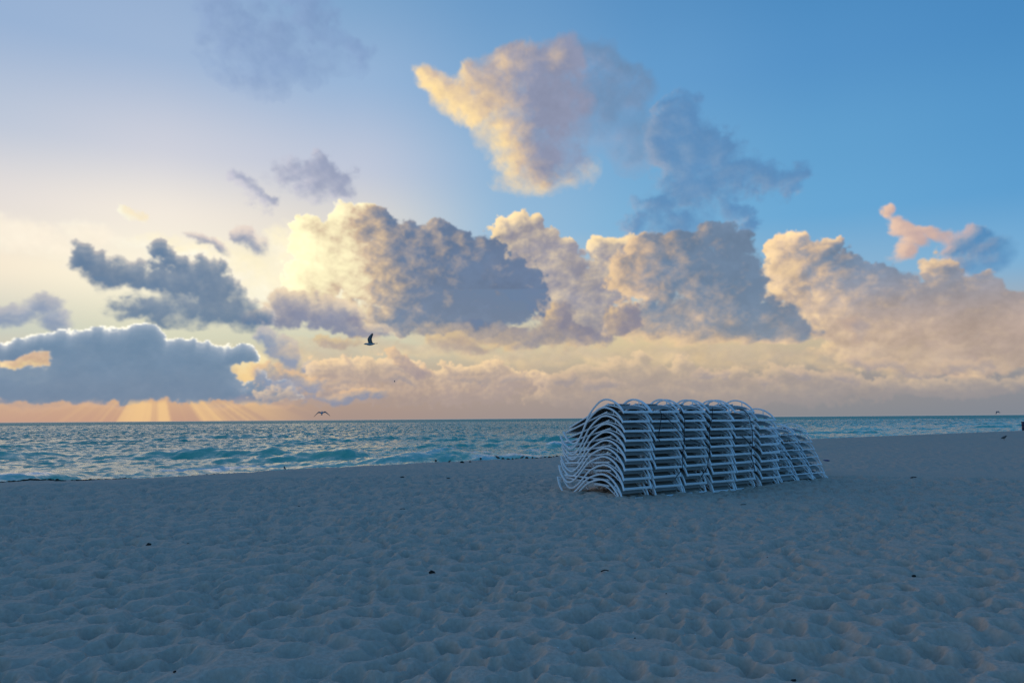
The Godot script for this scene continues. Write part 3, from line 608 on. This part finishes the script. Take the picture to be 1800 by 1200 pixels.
# the sand round each bit of debris lies level, heaped against it
func settle() -> void:
	for q in DEBRIS:
		var cx: float = q[0].x
		var cd: float = -q[0].z
		var ci := int((cx - TREAD_X) / TREAD_STEP)
		var cj := int((cd - TREAD_D) / TREAD_STEP)
		for j in range(maxi(cj - 22, 0), mini(cj + 22, TREAD_H)):
			for i in range(maxi(ci - 18, 0), mini(ci + 18, TREAD_W)):
				var dx := TREAD_X + i * TREAD_STEP - cx
				var dy := TREAD_D + j * TREAD_STEP - cd + 0.06
				var at := j * TREAD_W + i
				tread[at] = lerpf(tread[at], 0.004 + rough[at] * 0.4, exp(-(dx * dx / 0.02 + dy * dy / 0.035)))

func sand_height(x: float, d: float) -> float:
	var c := (d - shore(x)) * 0.76
	var h := ground_noise.get_noise_2d(x, d) * 0.05 * smoothstep(60.0, 20.0, absf(d)) + ground_noise.get_noise_2d(x * 0.22 + 50.0, d * 0.22) * 0.07 * smoothstep(5.0, 14.0, d) * smoothstep(-3.0, -9.0, c)
	var fi := (x - TREAD_X) / TREAD_STEP
	var fj := (d - TREAD_D) / TREAD_STEP
	var inside := smoothstep(0.0, 30.0, fi) * smoothstep(TREAD_W - 2, TREAD_W - 40, fi) * smoothstep(0.0, 8.0, fj) * smoothstep(TREAD_H - 2, TREAD_H - 90, fj)
	var t := 0.0
	if inside > 0.0:
		var i := clampi(int(fi), 0, TREAD_W - 2)
		var j := clampi(int(fj), 0, TREAD_H - 2)
		var u := fi - i
		var v := fj - j
		var a := j * TREAD_W + i
		t = lerpf(lerpf(tread[a], tread[a + 1], u), lerpf(tread[a + TREAD_W], tread[a + TREAD_W + 1], u), v)
	if inside < 1.0:
		t = lerpf(small_noise.get_noise_2d(x, d) * 0.05 - absf(small_noise.get_noise_2d(x * 0.7, d * 0.7)) * 0.06, t, inside)
	h += t * (0.5 + 0.5 * smoothstep(0.0, -4.0, c))
	# two shallow wheel ruts run along the shore
	for q in [5.2, 6.9]:
		var e: float = (c + q + 0.5 * ground_noise.get_noise_2d(x * 0.1, d * 0.1)) / 0.28
		if absf(e) < 3.0: h -= 0.03 * exp(-e * e) - 0.012 * exp(-(absf(e) - 1.5) * (absf(e) - 1.5) * 3.0)
	# the berm: a low lip, then the beach face runs down into the sea
	h += 0.05 * exp(-(c + 1.0) * (c + 1.0) * 0.6)
	var down := maxf(c - 0.1, 0.0)
	h -= down * down * 0.18 if down < 0.5 else (down - 0.25) * 0.18
	return maxf(h, -3.5)

func build_ground() -> void:
	ground_noise.seed = 5; ground_noise.noise_type = FastNoiseLite.TYPE_SIMPLEX_SMOOTH; ground_noise.frequency = 0.45; ground_noise.fractal_octaves = 3
	small_noise.seed = 8; small_noise.noise_type = FastNoiseLite.TYPE_SIMPLEX_SMOOTH; small_noise.frequency = 3.2; small_noise.fractal_octaves = 4
	trample()
	settle()
	var angles := PackedFloat32Array()
	var az := -180.0
	while az < 180.0:
		angles.append(deg_to_rad(az))
		az += 0.12 if absf(az) < 44.0 else (1.0 if absf(az) < 60.0 else 6.0)
	angles.append(PI)
	var radii := PackedFloat32Array()
	var r := 0.05
	while r < 600.0:
		radii.append(r)
		if r < 3.2: r += 0.3
		elif r < 24.0: r += clampf(r * r / 2600.0, 0.017, 0.10)
		elif r < 90.0: r += 0.35
		else: r *= 1.08
	var v := PackedVector3Array()
	v.resize(radii.size() * angles.size())
	var k := 0
	for rr in radii:
		for a in angles:
			var x := sin(a) * rr
			var d := cos(a) * rr
			v[k] = Vector3(x, sand_height(x, d), -d)
			k += 1
	var m := plain(Color.WHITE, 0.95)
	m.albedo_texture = tinted(3, 0.045, 6, 1024, srgb(0.44, 0.325, 0.25), srgb(0.66, 0.50, 0.39))
	m.uv1_triplanar = true
	m.uv1_world_triplanar = true
	m.uv1_scale = Vector3(0.43, 0.43, 0.43)
	m.normal_enabled = true
	m.normal_texture = normals_of(noise_image(9, 0.09, 4, 1024), 5.0)
	m.normal_scale = 0.45
	m.metallic_specular = 0.2
	struct("sand", grid_mesh(v, radii.size(), angles.size()), m)

func build_sea() -> void:
	var n_env := FastNoiseLite.new()
	n_env.seed = 21; n_env.noise_type = FastNoiseLite.TYPE_SIMPLEX_SMOOTH; n_env.frequency = 0.075; n_env.fractal_octaves = 2
	var n_chop := FastNoiseLite.new()
	n_chop.seed = 33; n_chop.noise_type = FastNoiseLite.TYPE_SIMPLEX_SMOOTH; n_chop.frequency = 0.22; n_chop.fractal_octaves = 4; n_chop.fractal_gain = 0.5
	var n_foam := FastNoiseLite.new()
	n_foam.seed = 44; n_foam.noise_type = FastNoiseLite.TYPE_SIMPLEX_SMOOTH; n_foam.frequency = 0.5; n_foam.fractal_octaves = 4
	var angles := PackedFloat32Array()
	var az := -100.0
	while az < 100.0:
		angles.append(deg_to_rad(az))
		az += 0.15 if absf(az) < 38.0 else 1.5
	var radii := PackedFloat32Array()
	var r := 16.0
	while r < 40000.0:
		radii.append(r)
		if r < 100.0: r += 0.25
		elif r < 750.0: r += 0.45 + (r - 100.0) * 0.0012
		else: r *= 1.06
	var v := PackedVector3Array()
	v.resize(radii.size() * angles.size())
	var col := PackedColorArray()
	col.resize(v.size())
	var deep := Color(0.09, 0.33, 0.235)
	var shallow := Color(0.14, 0.45, 0.31)
	var foam := Color(0.62, 0.66, 0.68)
	var k := 0
	for rr in radii:
		var far := smoothstep(1600.0, 700.0, rr)
		for a in angles:
			var x := sin(a) * rr
			var d := cos(a) * rr
			var h := 0.0
			var f := 0.0
			var sh := 0.0
			if rr < 1600.0:
				var c := (d - shore(x)) * 0.76 - 5.0
				var along := x * 0.755 + d * 0.656
				if c > -8.0:
					var wob := n_env.get_noise_2d(along * 0.35, c * 0.4)
					var ph := c * TAU / 15.0 + wob * 4.5 + 1.2
					ph += 0.55 * sin(ph)
					var crest := 0.5 + 0.5 * cos(ph)
					crest = crest * crest * crest
					var env := smoothstep(-0.15, 0.4, n_env.get_noise_2d(along * 0.55 + 90.0, c * 0.75 - 20.0))
					var big := 0.5 * smoothstep(1.0, 9.0, c) * (1.0 - 0.62 * smoothstep(30.0, 110.0, c))
					h = crest * env * big
					for q in SWELLS:
						var ux: float = x - q[0].x
						var ud: float = d - q[0].y
						if absf(ux) > q[1] * 2.2 or absf(ud) > 12.0: continue
						var al: float = (ux * 0.93 + ud * 0.37) / q[1]
						var ac: float = (ud * 0.93 - ux * 0.37) + 0.9 * n_env.get_noise_2d(along * 2.0, 3.0)
						ac = ac / 1.25 if ac < 0.0 else ac / 2.6
						var g: float = exp(-al * al - ac * ac) * q[2] * 0.72 * (1.0 + 0.5 * n_env.get_noise_2d(along * 4.0, c))
						h += g
						crest = maxf(crest, g / 0.9)
						env = maxf(env, exp(-al * al))
					var ch := n_chop.get_noise_2d(along * 0.75, c * 1.9)
					h += (0.5 - absf(ch) * 1.7) * (0.24 + 0.2 * smoothstep(25.0, 90.0, c)) + n_chop.get_noise_2d(along * 3.1 + 40.0, c * 6.0) * 0.09
					h += (0.5 - absf(n_env.get_noise_2d(along * 2.2 - 11.0, c * 4.6)) * 1.7) * 0.42 * smoothstep(45.0, 120.0, c)
					h *= smoothstep(-4.0, 14.0, c) * 0.85 + 0.15
					var fn := n_foam.get_noise_2d(along * 0.5, c * 1.4)
					f = smoothstep(0.45, 0.8, crest * env + fn * 0.35) * smoothstep(26.0, 8.0, c + wob * 12.0) * smoothstep(-0.1, 0.3, n_env.get_noise_2d(along * 0.6 - 30.0, 7.0) + 0.12 + 0.25 * smoothstep(20.0, 60.0, x))
					f = maxf(f, smoothstep(0.12, 0.5, fn + 0.25 * smoothstep(25.0, 60.0, x)) * smoothstep(15.0, 2.0, c) * (0.3 + 0.45 * smoothstep(10.0, 40.0, x)))
					sh = smoothstep(90.0, 5.0, c) * 0.6 + crest * env * 0.5
				h *= far
			v[k] = Vector3(x, SEA_LEVEL + h, -d)
			col[k] = deep.lerp(shallow, clampf(sh, 0.0, 1.0)).lerp(foam, clampf(f, 0.0, 1.0))
			k += 1
	var m := plain(Color.WHITE, 0.13, true)
	m.metallic_specular = 0.5
	m.uv1_triplanar = true
	m.uv1_world_triplanar = true
	m.uv1_scale = Vector3(0.16, 0.16, 0.16)
	m.normal_enabled = true
	m.normal_texture = normals_of(noise_image(13, 0.02, 5, 512), 9.0)
	m.normal_scale = 0.45
	# beyond the waves that can be told apart the surface is one rougher sheet
	var cut := 0
	while radii[cut] < 620.0: cut += 1
	var cols := angles.size()
	struct("sea", grid_mesh(v.slice(0, (cut + 1) * cols), cut + 1, cols, col.slice(0, (cut + 1) * cols)), m)
	var far_m := m.duplicate() as StandardMaterial3D
	far_m.roughness = 0.55
	struct("open_sea", grid_mesh(v.slice(cut * cols), radii.size() - cut, cols, col.slice(cut * cols)), far_m)

# ---------------------------------------------------------------- loungers
const PROFILE = [[0.0, 0.0], [0.065, 0.08], [0.13, 0.144], [0.26, 0.226], [0.4, 0.278], [0.55, 0.302], [0.69, 0.285], [0.81, 0.237], [1.0, 0.109], [1.16, -0.04], [1.28, -0.219], [1.395, -0.402], [1.515, -0.547], [1.6, -0.615], [1.69, -0.648], [1.77, -0.645], [1.85, -0.617], [1.95, -0.565], [2.03, -0.49], [2.1, -0.395]]
const ORDINAL = ["first", "second", "third", "fourth", "fifth", "sixth", "seventh", "eighth", "ninth", "tenth", "eleventh"]

func side_pts(list: Array, x: float) -> Array:
	var out := []
	for p in list: out.append(Vector3(x, p[1], -p[0]))
	return out

# one lounger standing at its foot bar: local x runs across it, -z towards its head
func make_lounger(width: float, slim: bool) -> Node3D:
	var t := Node3D.new()
	var paint: Material = mats.paint
	var rw := 0.022 if slim else 0.03
	var rh := 0.024 if slim else 0.037
	var across := Vector3.RIGHT
	for x in [rw * 0.5, width - rw * 0.5]:
		part("side_rail", bar(smooth_path(side_pts(PROFILE, x), 3), across, rw, rh), paint, t)
	part("foot_bar", bar(PackedVector3Array([Vector3(rw + 0.001, 0.022, -0.02), Vector3(width - rw - 0.001, 0.022, -0.02)]), Vector3(0, 0, 1), 0.03, 0.022 if slim else 0.046), paint, t)
	part("head_bar", bar(PackedVector3Array([Vector3(rw + 0.001, -0.42, -2.075), Vector3(width - rw - 0.001, -0.42, -2.075)]), Vector3(0, 0, 1), 0.024, 0.03), paint, t)
	var inx := rw + 0.016
	var deck := [[0.12, 0.075], [0.2, 0.118], [0.32, 0.148], [0.46, 0.168], [0.6, 0.172], [0.74, 0.135], [0.98, 0.035]]
	for x in [inx, width - inx]:
		part("seat_rail", bar(smooth_path(side_pts(deck, x), 3), across, 0.02, 0.02), paint, t)
		part("strut", bar(PackedVector3Array([Vector3(x, 0.15, -0.33), Vector3(x, 0.245, -0.33)]), across, 0.018, 0.018), paint, t)
	var sl := smooth_path(side_pts([[0.14, 0.085], [0.2, 0.112], [0.32, 0.141], [0.46, 0.161], [0.6, 0.165]], width * 0.5), 3)
	part("seat_sling", bar(sl, across, width - inx * 2.0 - 0.03, 0.006), mats.sling, t)
	# the back: a flat frame that bridges the dip, its upper end just behind the hump
	var b0 := Vector3(0, 0.205, -0.57)
	var b1 := Vector3(0, -0.30, -1.96)
	var bx := inx + 0.045
	var back := part("backrest", bar(PackedVector3Array([b0 + Vector3(width * 0.5, 0, 0), b1 + Vector3(width * 0.5, 0, 0)]), across, width - bx * 2.0 - 0.02, 0.006), mats.sling, t)
	for x in [bx, width - bx]:
		part("frame_rail", bar(PackedVector3Array([b0 + Vector3(x, 0, 0), b1 + Vector3(x, 0, 0)]), across, 0.028, 0.034 if not slim else 0.022), paint, back)
	for e in [[b0, 0.02], [b1, -0.02]]:
		var q: Vector3 = e[0] + (b1 - b0).normalized() * float(e[1])
		part("frame_end", bar(PackedVector3Array([q + Vector3(bx + 0.015, 0, 0), q + Vector3(width - bx - 0.015, 0, 0)]), Vector3(0, 0, 1), 0.024, 0.024), paint, back)
	return t

func build_loungers() -> void:
	var rng := RandomNumberGenerator.new()
	rng.seed = 99
	var psi := deg_to_rad(34.5)
	var row := Vector3(cos(psi), 0, -sin(psi))
	var start := Vector3(2.25, 0, -15.4)
	var lean := [0.0, 0.01, 0.04, 0.055, 0.08, 0.11, 0.145, 0.16, 0.125, 0.09, 0.085]
	for s in STACK_AT.size():
		var slim := s >= 6
		var proto := make_lounger(STACK_WIDTH[s], slim)
		var n := 11 if s < 5 else (10 if s == 5 else 8)
		for k in n:
			var o: Node3D = proto if k == n - 1 else proto.duplicate()
			o.name = numbered("sun_lounger")
			add_child(o)
			var h := 0.115 + 0.198 * (k - 2)
			if k < 2: h = -0.10 if k == 1 else -0.24
			var shift: float = lean[k] if s == 0 else rng.randf_range(-0.022, 0.022) + 0.02 * sin(k * 0.9 + s * 2.0)
			var back := rng.randf_range(-0.03, 0.03)
			var roll := rng.randf_range(-0.6, 0.6)
			if s >= 6:
				back += 0.085 * k
				shift += 0.12
			o.position = start + row * (STACK_AT[s] + shift) + Vector3(-sin(psi), 0, -cos(psi)) * back + Vector3.UP * h
			var top := 10 if s < 5 else n - 1
			o.rotation = Vector3(deg_to_rad(2.35 * (top - k) + rng.randf_range(-0.4, 0.4)), psi + deg_to_rad(rng.randf_range(-1.3, 1.3)), deg_to_rad(roll))
			var where := "%s stack from the tall end" % ORDINAL[s] if s < 8 else "last stack at the low end"
			if s == 0: where = "stack at the tall end"
			var which := "%s from the sand in" % ORDINAL[k]
			if k == 0: which = "half buried under"
			if k == n - 1: which = "topmost in"
			tag(o, "white wave-framed lounger, %s %s" % [which, where], "sun lounger", "white sun loungers stacked in a row")

func build_cords() -> void:
	var labels := ["short black cord hanging over front bars of the second lounger stack", "black cord slanting down across front of the second lounger stack", "long black cord hanging between second and third lounger stacks", "long black cord hanging between third and fourth lounger stacks", "black cord slanting down across front of the third lounger stack", "long black cord looped over fifth lounger stack down to the sand", "short black cord slanting across middle of the fifth lounger stack"]
	for i in CORDS.size():
		var c: Array = CORDS[i]
		var m := part(numbered("cord"), tube(smooth_path(c, 5), PackedFloat32Array([0.008])), mats.cord, self)
		tag(m, labels[i], "cord", "black cords tying the stacks")

# ---------------------------------------------------------------- birds
# a flying gull heading along -x; wings are given as points [out, up, back] and chords from shoulder to tip
func gull_mesh(wing: Array, chords: Array, size: float) -> ArrayMesh:
	var st := SurfaceTool.new()
	st.begin(Mesh.PRIMITIVE_TRIANGLES)
	var body := PackedVector3Array()
	var rad := PackedFloat32Array()
	for q in [[-0.275, -0.005, 0.004], [-0.245, 0.0, 0.010], [-0.225, 0.006, 0.026], [-0.195, 0.012, 0.034], [-0.16, 0.008, 0.034], [-0.11, 0.0, 0.048], [-0.04, -0.006, 0.058], [0.05, -0.004, 0.052], [0.12, 0.004, 0.034], [0.17, 0.010, 0.022]]:
		body.append(Vector3(q[0], q[1], 0) * size)
		rad.append(q[2] * size)
	add_tube(st, body, rad, 10, Color(0.34, 0.35, 0.36))
	# tail fan
	st.set_smooth_group(4)
	st.set_color(Color(0.12, 0.12, 0.13))
	var tp := [Vector3(0.14, 0.012, -0.02), Vector3(0.14, 0.012, 0.02), Vector3(0.275, 0.016, 0.06), Vector3(0.285, 0.018, 0.0), Vector3(0.275, 0.016, -0.06)]
	for lift in [0.004, -0.004]:
		for k in [[0, 1, 3], [1, 2, 3], [0, 3, 4]]:
			for q in k: st.add_vertex((tp[q] + Vector3(0, lift, 0)) * size)
	for side in [1.0, -1.0]:
		var rows := []
		for i in wing.size():
			var w: Array = wing[i]
			var c: float = chords[i]
			var p := Vector3(w[2], w[1], w[0] * side) * size
			var nx: Array = wing[mini(i + 1, wing.size() - 1)]
			var pv: Array = wing[maxi(i - 1, 0)]
			var up := Vector3(0, absf(nx[0] - pv[0]) + 0.02, -side * (nx[1] - pv[1])).normalized()
			var th := 0.016 * size * (1.0 - 0.8 * i / float(wing.size() - 1))
			rows.append([p + Vector3(-c * 0.42, 0, 0) * size, p + up * th, p + Vector3(c * 0.58, 0, 0) * size, p - up * th * 0.4])
		st.set_smooth_group(2)
		for i in wing.size() - 1:
			st.set_color(Color(0.16, 0.17, 0.18) if i < wing.size() - 2 else Color(0.03, 0.03, 0.035))
			for k in 4:
				var k2 := (k + 1) % 4
				for q in [rows[i][k], rows[i + 1][k], rows[i][k2], rows[i][k2], rows[i + 1][k], rows[i + 1][k2]]: st.add_vertex(q)
	st.index()
	st.generate_normals()
	return st.commit()

# a small wading bird standing; pose 0 hunched, 1 leaning as it walks, 2 upright
func wader_mesh(pose: int) -> ArrayMesh:
	var st := SurfaceTool.new()
	st.begin(Mesh.PRIMITIVE_TRIANGLES)
	var spine: Array
	if pose == 0: spine = [[0.5, 0.30, 0.03], [0.36, 0.36, 0.12], [0.16, 0.44, 0.24], [-0.08, 0.50, 0.27], [-0.25, 0.58, 0.22], [-0.36, 0.68, 0.17], [-0.45, 0.70, 0.11], [-0.52, 0.68, 0.03], [-0.68, 0.64, 0.012]]
	elif pose == 1: spine = [[0.6, 0.22, 0.02], [0.42, 0.30, 0.09], [0.18, 0.40, 0.20], [-0.08, 0.50, 0.23], [-0.24, 0.60, 0.17], [-0.34, 0.72, 0.13], [-0.43, 0.75, 0.10], [-0.50, 0.73, 0.03], [-0.66, 0.66, 0.012]]
	else: spine = [[0.42, 0.28, 0.02], [0.30, 0.38, 0.09], [0.10, 0.52, 0.18], [-0.08, 0.68, 0.20], [-0.16, 0.84, 0.14], [-0.20, 0.98, 0.12], [-0.28, 1.02, 0.09], [-0.35, 1.01, 0.03], [-0.52, 0.97, 0.012]]
	var pts := PackedVector3Array()
	var rad := PackedFloat32Array()
	for q in spine:
		pts.append(Vector3(q[0], q[1], 0))
		rad.append(q[2])
	add_tube(st, pts, rad, 10, Color(0.10, 0.095, 0.09))
	for z in [-0.07, 0.07]:
		add_tube(st, PackedVector3Array([Vector3(0.02, 0.34, z), Vector3(0.05, 0.16, z), Vector3(0.0, 0.0, z), Vector3(-0.1, -0.01, z)]), PackedFloat32Array([0.03, 0.022, 0.02, 0.014]), 6, Color(0.03, 0.03, 0.03))
	st.index()
	st.generate_normals()
	return st.commit()

func build_birds() -> void:
	var plume := plain(Color.WHITE, 0.85, true)
	var raised := gull_mesh([[0.03, 0.02, 0.0], [0.07, 0.11, -0.03], [0.10, 0.20, -0.04], [0.12, 0.29, 0.0], [0.13, 0.37, 0.06], [0.13, 0.42, 0.10]], [0.17, 0.165, 0.15, 0.115, 0.07, 0.015], 0.82)
	var g := part(numbered("flying_gull"), raised, plume, self)
	g.position = GULL_NEAR
	g.rotation_degrees = Vector3(0, 6, 2)
	tag(g, "dark gull gliding with wings raised high above the sea", "bird", "gulls in flight")
	var spread := gull_mesh([[0.03, 0.02, 0.0], [0.14, 0.05, -0.05], [0.22, 0.045, -0.06], [0.33, -0.03, -0.01], [0.44, -0.12, 0.05], [0.52, -0.19, 0.10]], [0.19, 0.19, 0.18, 0.14, 0.09, 0.03], 1.0)
	var g2 := part(numbered("flying_gull"), spread, plume, self)
	g2.position = GULL_LOW
	g2.rotation_degrees = Vector3(3, -80, -30)
	tag(g2, "gull with arched drooping wings flying just above the sea horizon", "bird", "gulls in flight")
	var g3 := part(numbered("flying_gull"), spread, plume, self)
	g3.position = GULL_FAR
	g3.rotation_degrees = Vector3(10, -65, -30)
	tag(g3, "tiny distant gull banking over the sea near the blue barrel", "bird", "gulls in flight")
	var g4 := part(numbered("flying_gull"), raised, plume, self)
	g4.position = BIRD_SPECK
	g4.rotation_degrees = Vector3(0, 40, 0)
	tag(g4, "speck of a bird against the low peach clouds", "bird", "gulls in flight")
	var labels := ["round hunched shorebird on the sand crest beside a small walking bird", "smallest walking shorebird low on the sand crest", "hunched shorebird with only its back above the sand crest", "plump dark shorebird leaning as it walks along the sand crest", "shorebird among seaweed lumps on the sand crest near the loungers", "upright thin shorebird alone on the sand crest"]
	var meshes := [wader_mesh(0), wader_mesh(1), wader_mesh(2)]
	for i in SHORE_BIRDS.size():
		var q: Array = SHORE_BIRDS[i]
		var b := part(numbered("shorebird"), meshes[q[3]], plume, self)
		var at: Vector3 = q[0]
		at.y = sand_height(at.x, -at.z)
		b.position = at
		b.scale = Vector3.ONE * float(q[1])
		b.rotation_degrees = Vector3(0, q[2], 0)
		tag(b, labels[i], "bird", "shorebirds along the sand crest")
	var gs := part(numbered("standing_gull"), meshes[1], plume, self)
	var ga: Vector3 = GULL_ON_SAND
	ga.y = sand_height(ga.x, -ga.z)
	gs.position = ga
	gs.scale = Vector3.ONE * 0.34
	gs.rotation_degrees = Vector3(0, 170, 0)
	tag(gs, "gull walking on bare sand below the blue barrel", "bird")

# ---------------------------------------------------------------- small things on the sand
func lump(seed_: int, rough: float, sharp := 0.0) -> ArrayMesh:
	var n := FastNoiseLite.new()
	n.seed = seed_; n.noise_type = FastNoiseLite.TYPE_SIMPLEX_SMOOTH; n.frequency = 1.1; n.fractal_octaves = 3
	var rows := 9
	var cols := 15
	var st := SurfaceTool.new()
	st.begin(Mesh.PRIMITIVE_TRIANGLES)
	var p := []
	for j in rows:
		var th := PI * j / float(rows - 1)
		for i in cols - 1:
			var ph := TAU * i / float(cols - 1)
			var v := Vector3(sin(th) * cos(ph), cos(th), sin(th) * sin(ph))
			var r := 1.0 + rough * n.get_noise_3dv(v * 1.4) - sharp * absf(sin(ph * 1.5))
			p.append(Vector3(v.x, maxf(v.y, -0.35), v.z) * 0.5 * r)
	st.set_smooth_group(1)
	for j in rows - 1:
		for i in cols - 1:
			var i2 := (i + 1) % (cols - 1)
			var a: Vector3 = p[j * (cols - 1) + i]
			var b: Vector3 = p[j * (cols - 1) + i2]
			var c: Vector3 = p[(j + 1) * (cols - 1) + i]
			var d: Vector3 = p[(j + 1) * (cols - 1) + i2]
			for q in [a, b, c, b, d, c]: st.add_vertex(q)
	st.index()
	st.generate_normals()
	return st.commit()

func leaf_mesh() -> ArrayMesh:
	return bar(smooth_path([Vector3(-0.5, 0.05, 0), Vector3(-0.2, 0.22, 0.05), Vector3(0.15, 0.26, -0.02), Vector3(0.5, 0.1, 0.03)], 4), Vector3(0, 0.15, 1).normalized(), 0.42, 0.16, 0.9)

func build_debris() -> void:
	var dark := plain(srgb(0.018, 0.016, 0.014), 0.9)
	var kinds := [["driftwood_stub", "driftwood", lump(3, 0.5)], ["seaweed_clump", "seaweed", lump(5, 0.9, 0.25)], ["dead_leaf", "leaf", leaf_mesh()], ["bark_chip", "bark", lump(11, 0.7, 0.4)], ["seaweed_clump", "seaweed", lump(17, 0.8, 0.15)]]
	var labels := [
		"blocky dark stub of driftwood sunk in the trampled sand", "ragged black seaweed clump alone on the open sand", "long black leaf lying on sand in front of the loungers", "small three-cornered black bark chip on the trampled sand",
		"dark leaf on the smoother sand before the shorebirds", "tiny black chip in a footprint of the near sand", "larger low seaweed clump on the sand below the shorebirds", "brownish seaweed clump on the sand below the round shorebird",
		"thin dark leaf on sand before the middle lounger stacks", "curled dark leaf far out beyond the low end of the loungers", "tiny dark leaf right beside the driftwood stub", "black chip pressed into the nearest sand", "small seaweed clump just below the hunched shorebird",
		"tiny black chip between the long leaf and the three-cornered chip", "tiny black chip on sand nearer than the long leaf", "tiny black chip just past the long leaf", "small dark chip on the sand near the dark leaf"]
	for i in DEBRIS.size():
		var q: Array = DEBRIS[i]
		var kd: Array = kinds[q[4]]
		var o := part(numbered(kd[0]), kd[2], dark, self)
		var at: Vector3 = q[0]
		at.y = sand_height(at.x, -at.z) + q[2] * 0.28
		o.position = at
		o.scale = Vector3(q[1], q[2] * 1.0, q[1] * 0.7) * 0.85 if q[4] != 2 else Vector3(q[1], q[2] * 3.0, q[1] * 0.8)
		o.rotation.y = q[3]
		tag(o, labels[i], kd[1], "dark bits lying on the sand")
	var weed := [lump(23, 0.9, 0.2), lump(29, 0.8, 0.3)]
	for i in WEED.size():
		var o := part(numbered("seaweed_tuft"), weed[i % 2], dark, self)
		var at: Vector3 = WEED[i]
		at.y = sand_height(at.x, -at.z) + 0.02
		o.position = at
		o.scale = Vector3(0.13 + 0.05 * sin(i * 2.3), 0.07 + 0.03 * sin(i * 1.7), 0.12)
		tag(o, "low dark seaweed tuft on the crest where sand meets the sea", "seaweed", "seaweed tufts along the sand crest")
	# a bit of blue litter past the low end of the row
	var at: Vector3 = LITTER
	at.y = sand_height(at.x, -at.z)
	var l := part("plastic_litter", tube(PackedVector3Array([Vector3(-0.12, 0.03, 0), Vector3(-0.10, 0.032, 0), Vector3(0.05, 0.035, 0), Vector3(0.08, 0.035, 0), Vector3(0.10, 0.035, 0), Vector3(0.13, 0.035, 0)]), PackedFloat32Array([0.02, 0.033, 0.033, 0.03, 0.014, 0.014]), 12), plain(srgb(0.01, 0.015, 0.12), 0.4), self)
	l.position = at
	l.rotation.y = 0.15
	tag(l, "dark blue plastic litter lying past the low end of the loungers", "litter")
	# a barrel at the sand's edge
	var ba: Vector3 = BARREL
	ba.y = sand_height(ba.x, -ba.z) - 0.03
	var br := thing("barrel", "dark blue barrel standing on the far sand by the sea", "barrel", ba)
	var blue := plain(srgb(0.012, 0.018, 0.06), 0.5)
	var pts := PackedVector3Array()
	var rad := PackedFloat32Array()
	for q in [[0.0, 0.27], [0.03, 0.29], [0.28, 0.295], [0.30, 0.31], [0.33, 0.31], [0.35, 0.295], [0.58, 0.295], [0.60, 0.31], [0.63, 0.31], [0.65, 0.295], [0.86, 0.29]]:
		pts.append(Vector3(0, q[0], 0))
		rad.append(q[1])
	part("drum", tube(pts, rad, 24), blue, br)
	part("lid", tube(PackedVector3Array([Vector3(0, 0.862, 0), Vector3(0, 0.875, 0), Vector3(0, 0.915, 0), Vector3(0, 0.93, 0)]), PackedFloat32Array([0.30, 0.312, 0.312, 0.29]), 24), blue, br)

# a dark strand of weed thrown up along the lip of the berm
func build_wrack() -> void:
	var rng := RandomNumberGenerator.new()
	rng.seed = 31
	var mm := MultiMesh.new()
	mm.transform_format = MultiMesh.TRANSFORM_3D
	mm.mesh = lump(23, 0.9, 0.2)
	mm.instance_count = 420
	for i in mm.instance_count:
		var x := rng.randf_range(-17.0, -8.5)
		var d := shore(x) + 0.15 + 0.5 * rng.randf() * rng.randf() + 0.25 * sin(x * 1.7)
		var s := rng.randf_range(0.03, 0.08) * (0.5 + 0.5 * smoothstep(-8.0, -12.0, x))
		var b := Basis(Vector3.UP, rng.randf() * TAU).scaled(Vector3(s * 1.5, s * rng.randf_range(0.3, 0.75), s))
		mm.set_instance_transform(i, Transform3D(b, Vector3(x, sand_height(x, d) + s * 0.1, -d)))
	var o := MultiMeshInstance3D.new()
	o.name = "seaweed_wrack"
	o.multimesh = mm
	o.material_override = plain(srgb(0.02, 0.022, 0.014), 0.9)
	add_child(o)
	tag(o, "thin dark strand of seaweed along the edge of the sand", "seaweed")
	o.set_meta("kind", "stuff")

# broken shell lying in the sand: too many and too small to count
func build_shell() -> void:
	var rng := RandomNumberGenerator.new()
	rng.seed = 77
	var mm := MultiMesh.new()
	mm.transform_format = MultiMesh.TRANSFORM_3D
	mm.mesh = lump(41, 0.6, 0.3)
	mm.instance_count = 900
	for i in mm.instance_count:
		var r := sqrt(rng.randf_range(3.5 * 3.5, 26.0 * 26.0))
		var a := deg_to_rad(rng.randf_range(-44.0, 44.0))
		var x := sin(a) * r
		var d := cos(a) * r
		var s := rng.randf_range(0.006, 0.016)
		var b := Basis(Vector3.UP, rng.randf() * TAU).scaled(Vector3(s, s * 0.5, s * rng.randf_range(0.5, 1.0)))
		mm.set_instance_transform(i, Transform3D(b, Vector3(x, sand_height(x, d) + s * 0.12, -d)))
	var o := MultiMeshInstance3D.new()
	o.name = "shell_fragments"
	o.multimesh = mm
	o.material_override = plain(srgb(0.72, 0.70, 0.66), 0.6)
	add_child(o)
	tag(o, "tiny pale shell fragments scattered over the trampled sand", "shells")
	o.set_meta("kind", "stuff")

func build_scene() -> void:
	mats.paint = plain(srgb(0.86, 0.87, 0.87), 0.35)
	mats.sling = plain(srgb(0.27, 0.255, 0.23), 0.85)
	mats.cord = plain(srgb(0.012, 0.012, 0.014), 0.7)
	build_ground()
	build_sea()
	build_loungers()
	build_cords()
	build_birds()
	build_debris()
	build_shell()
	build_wrack()
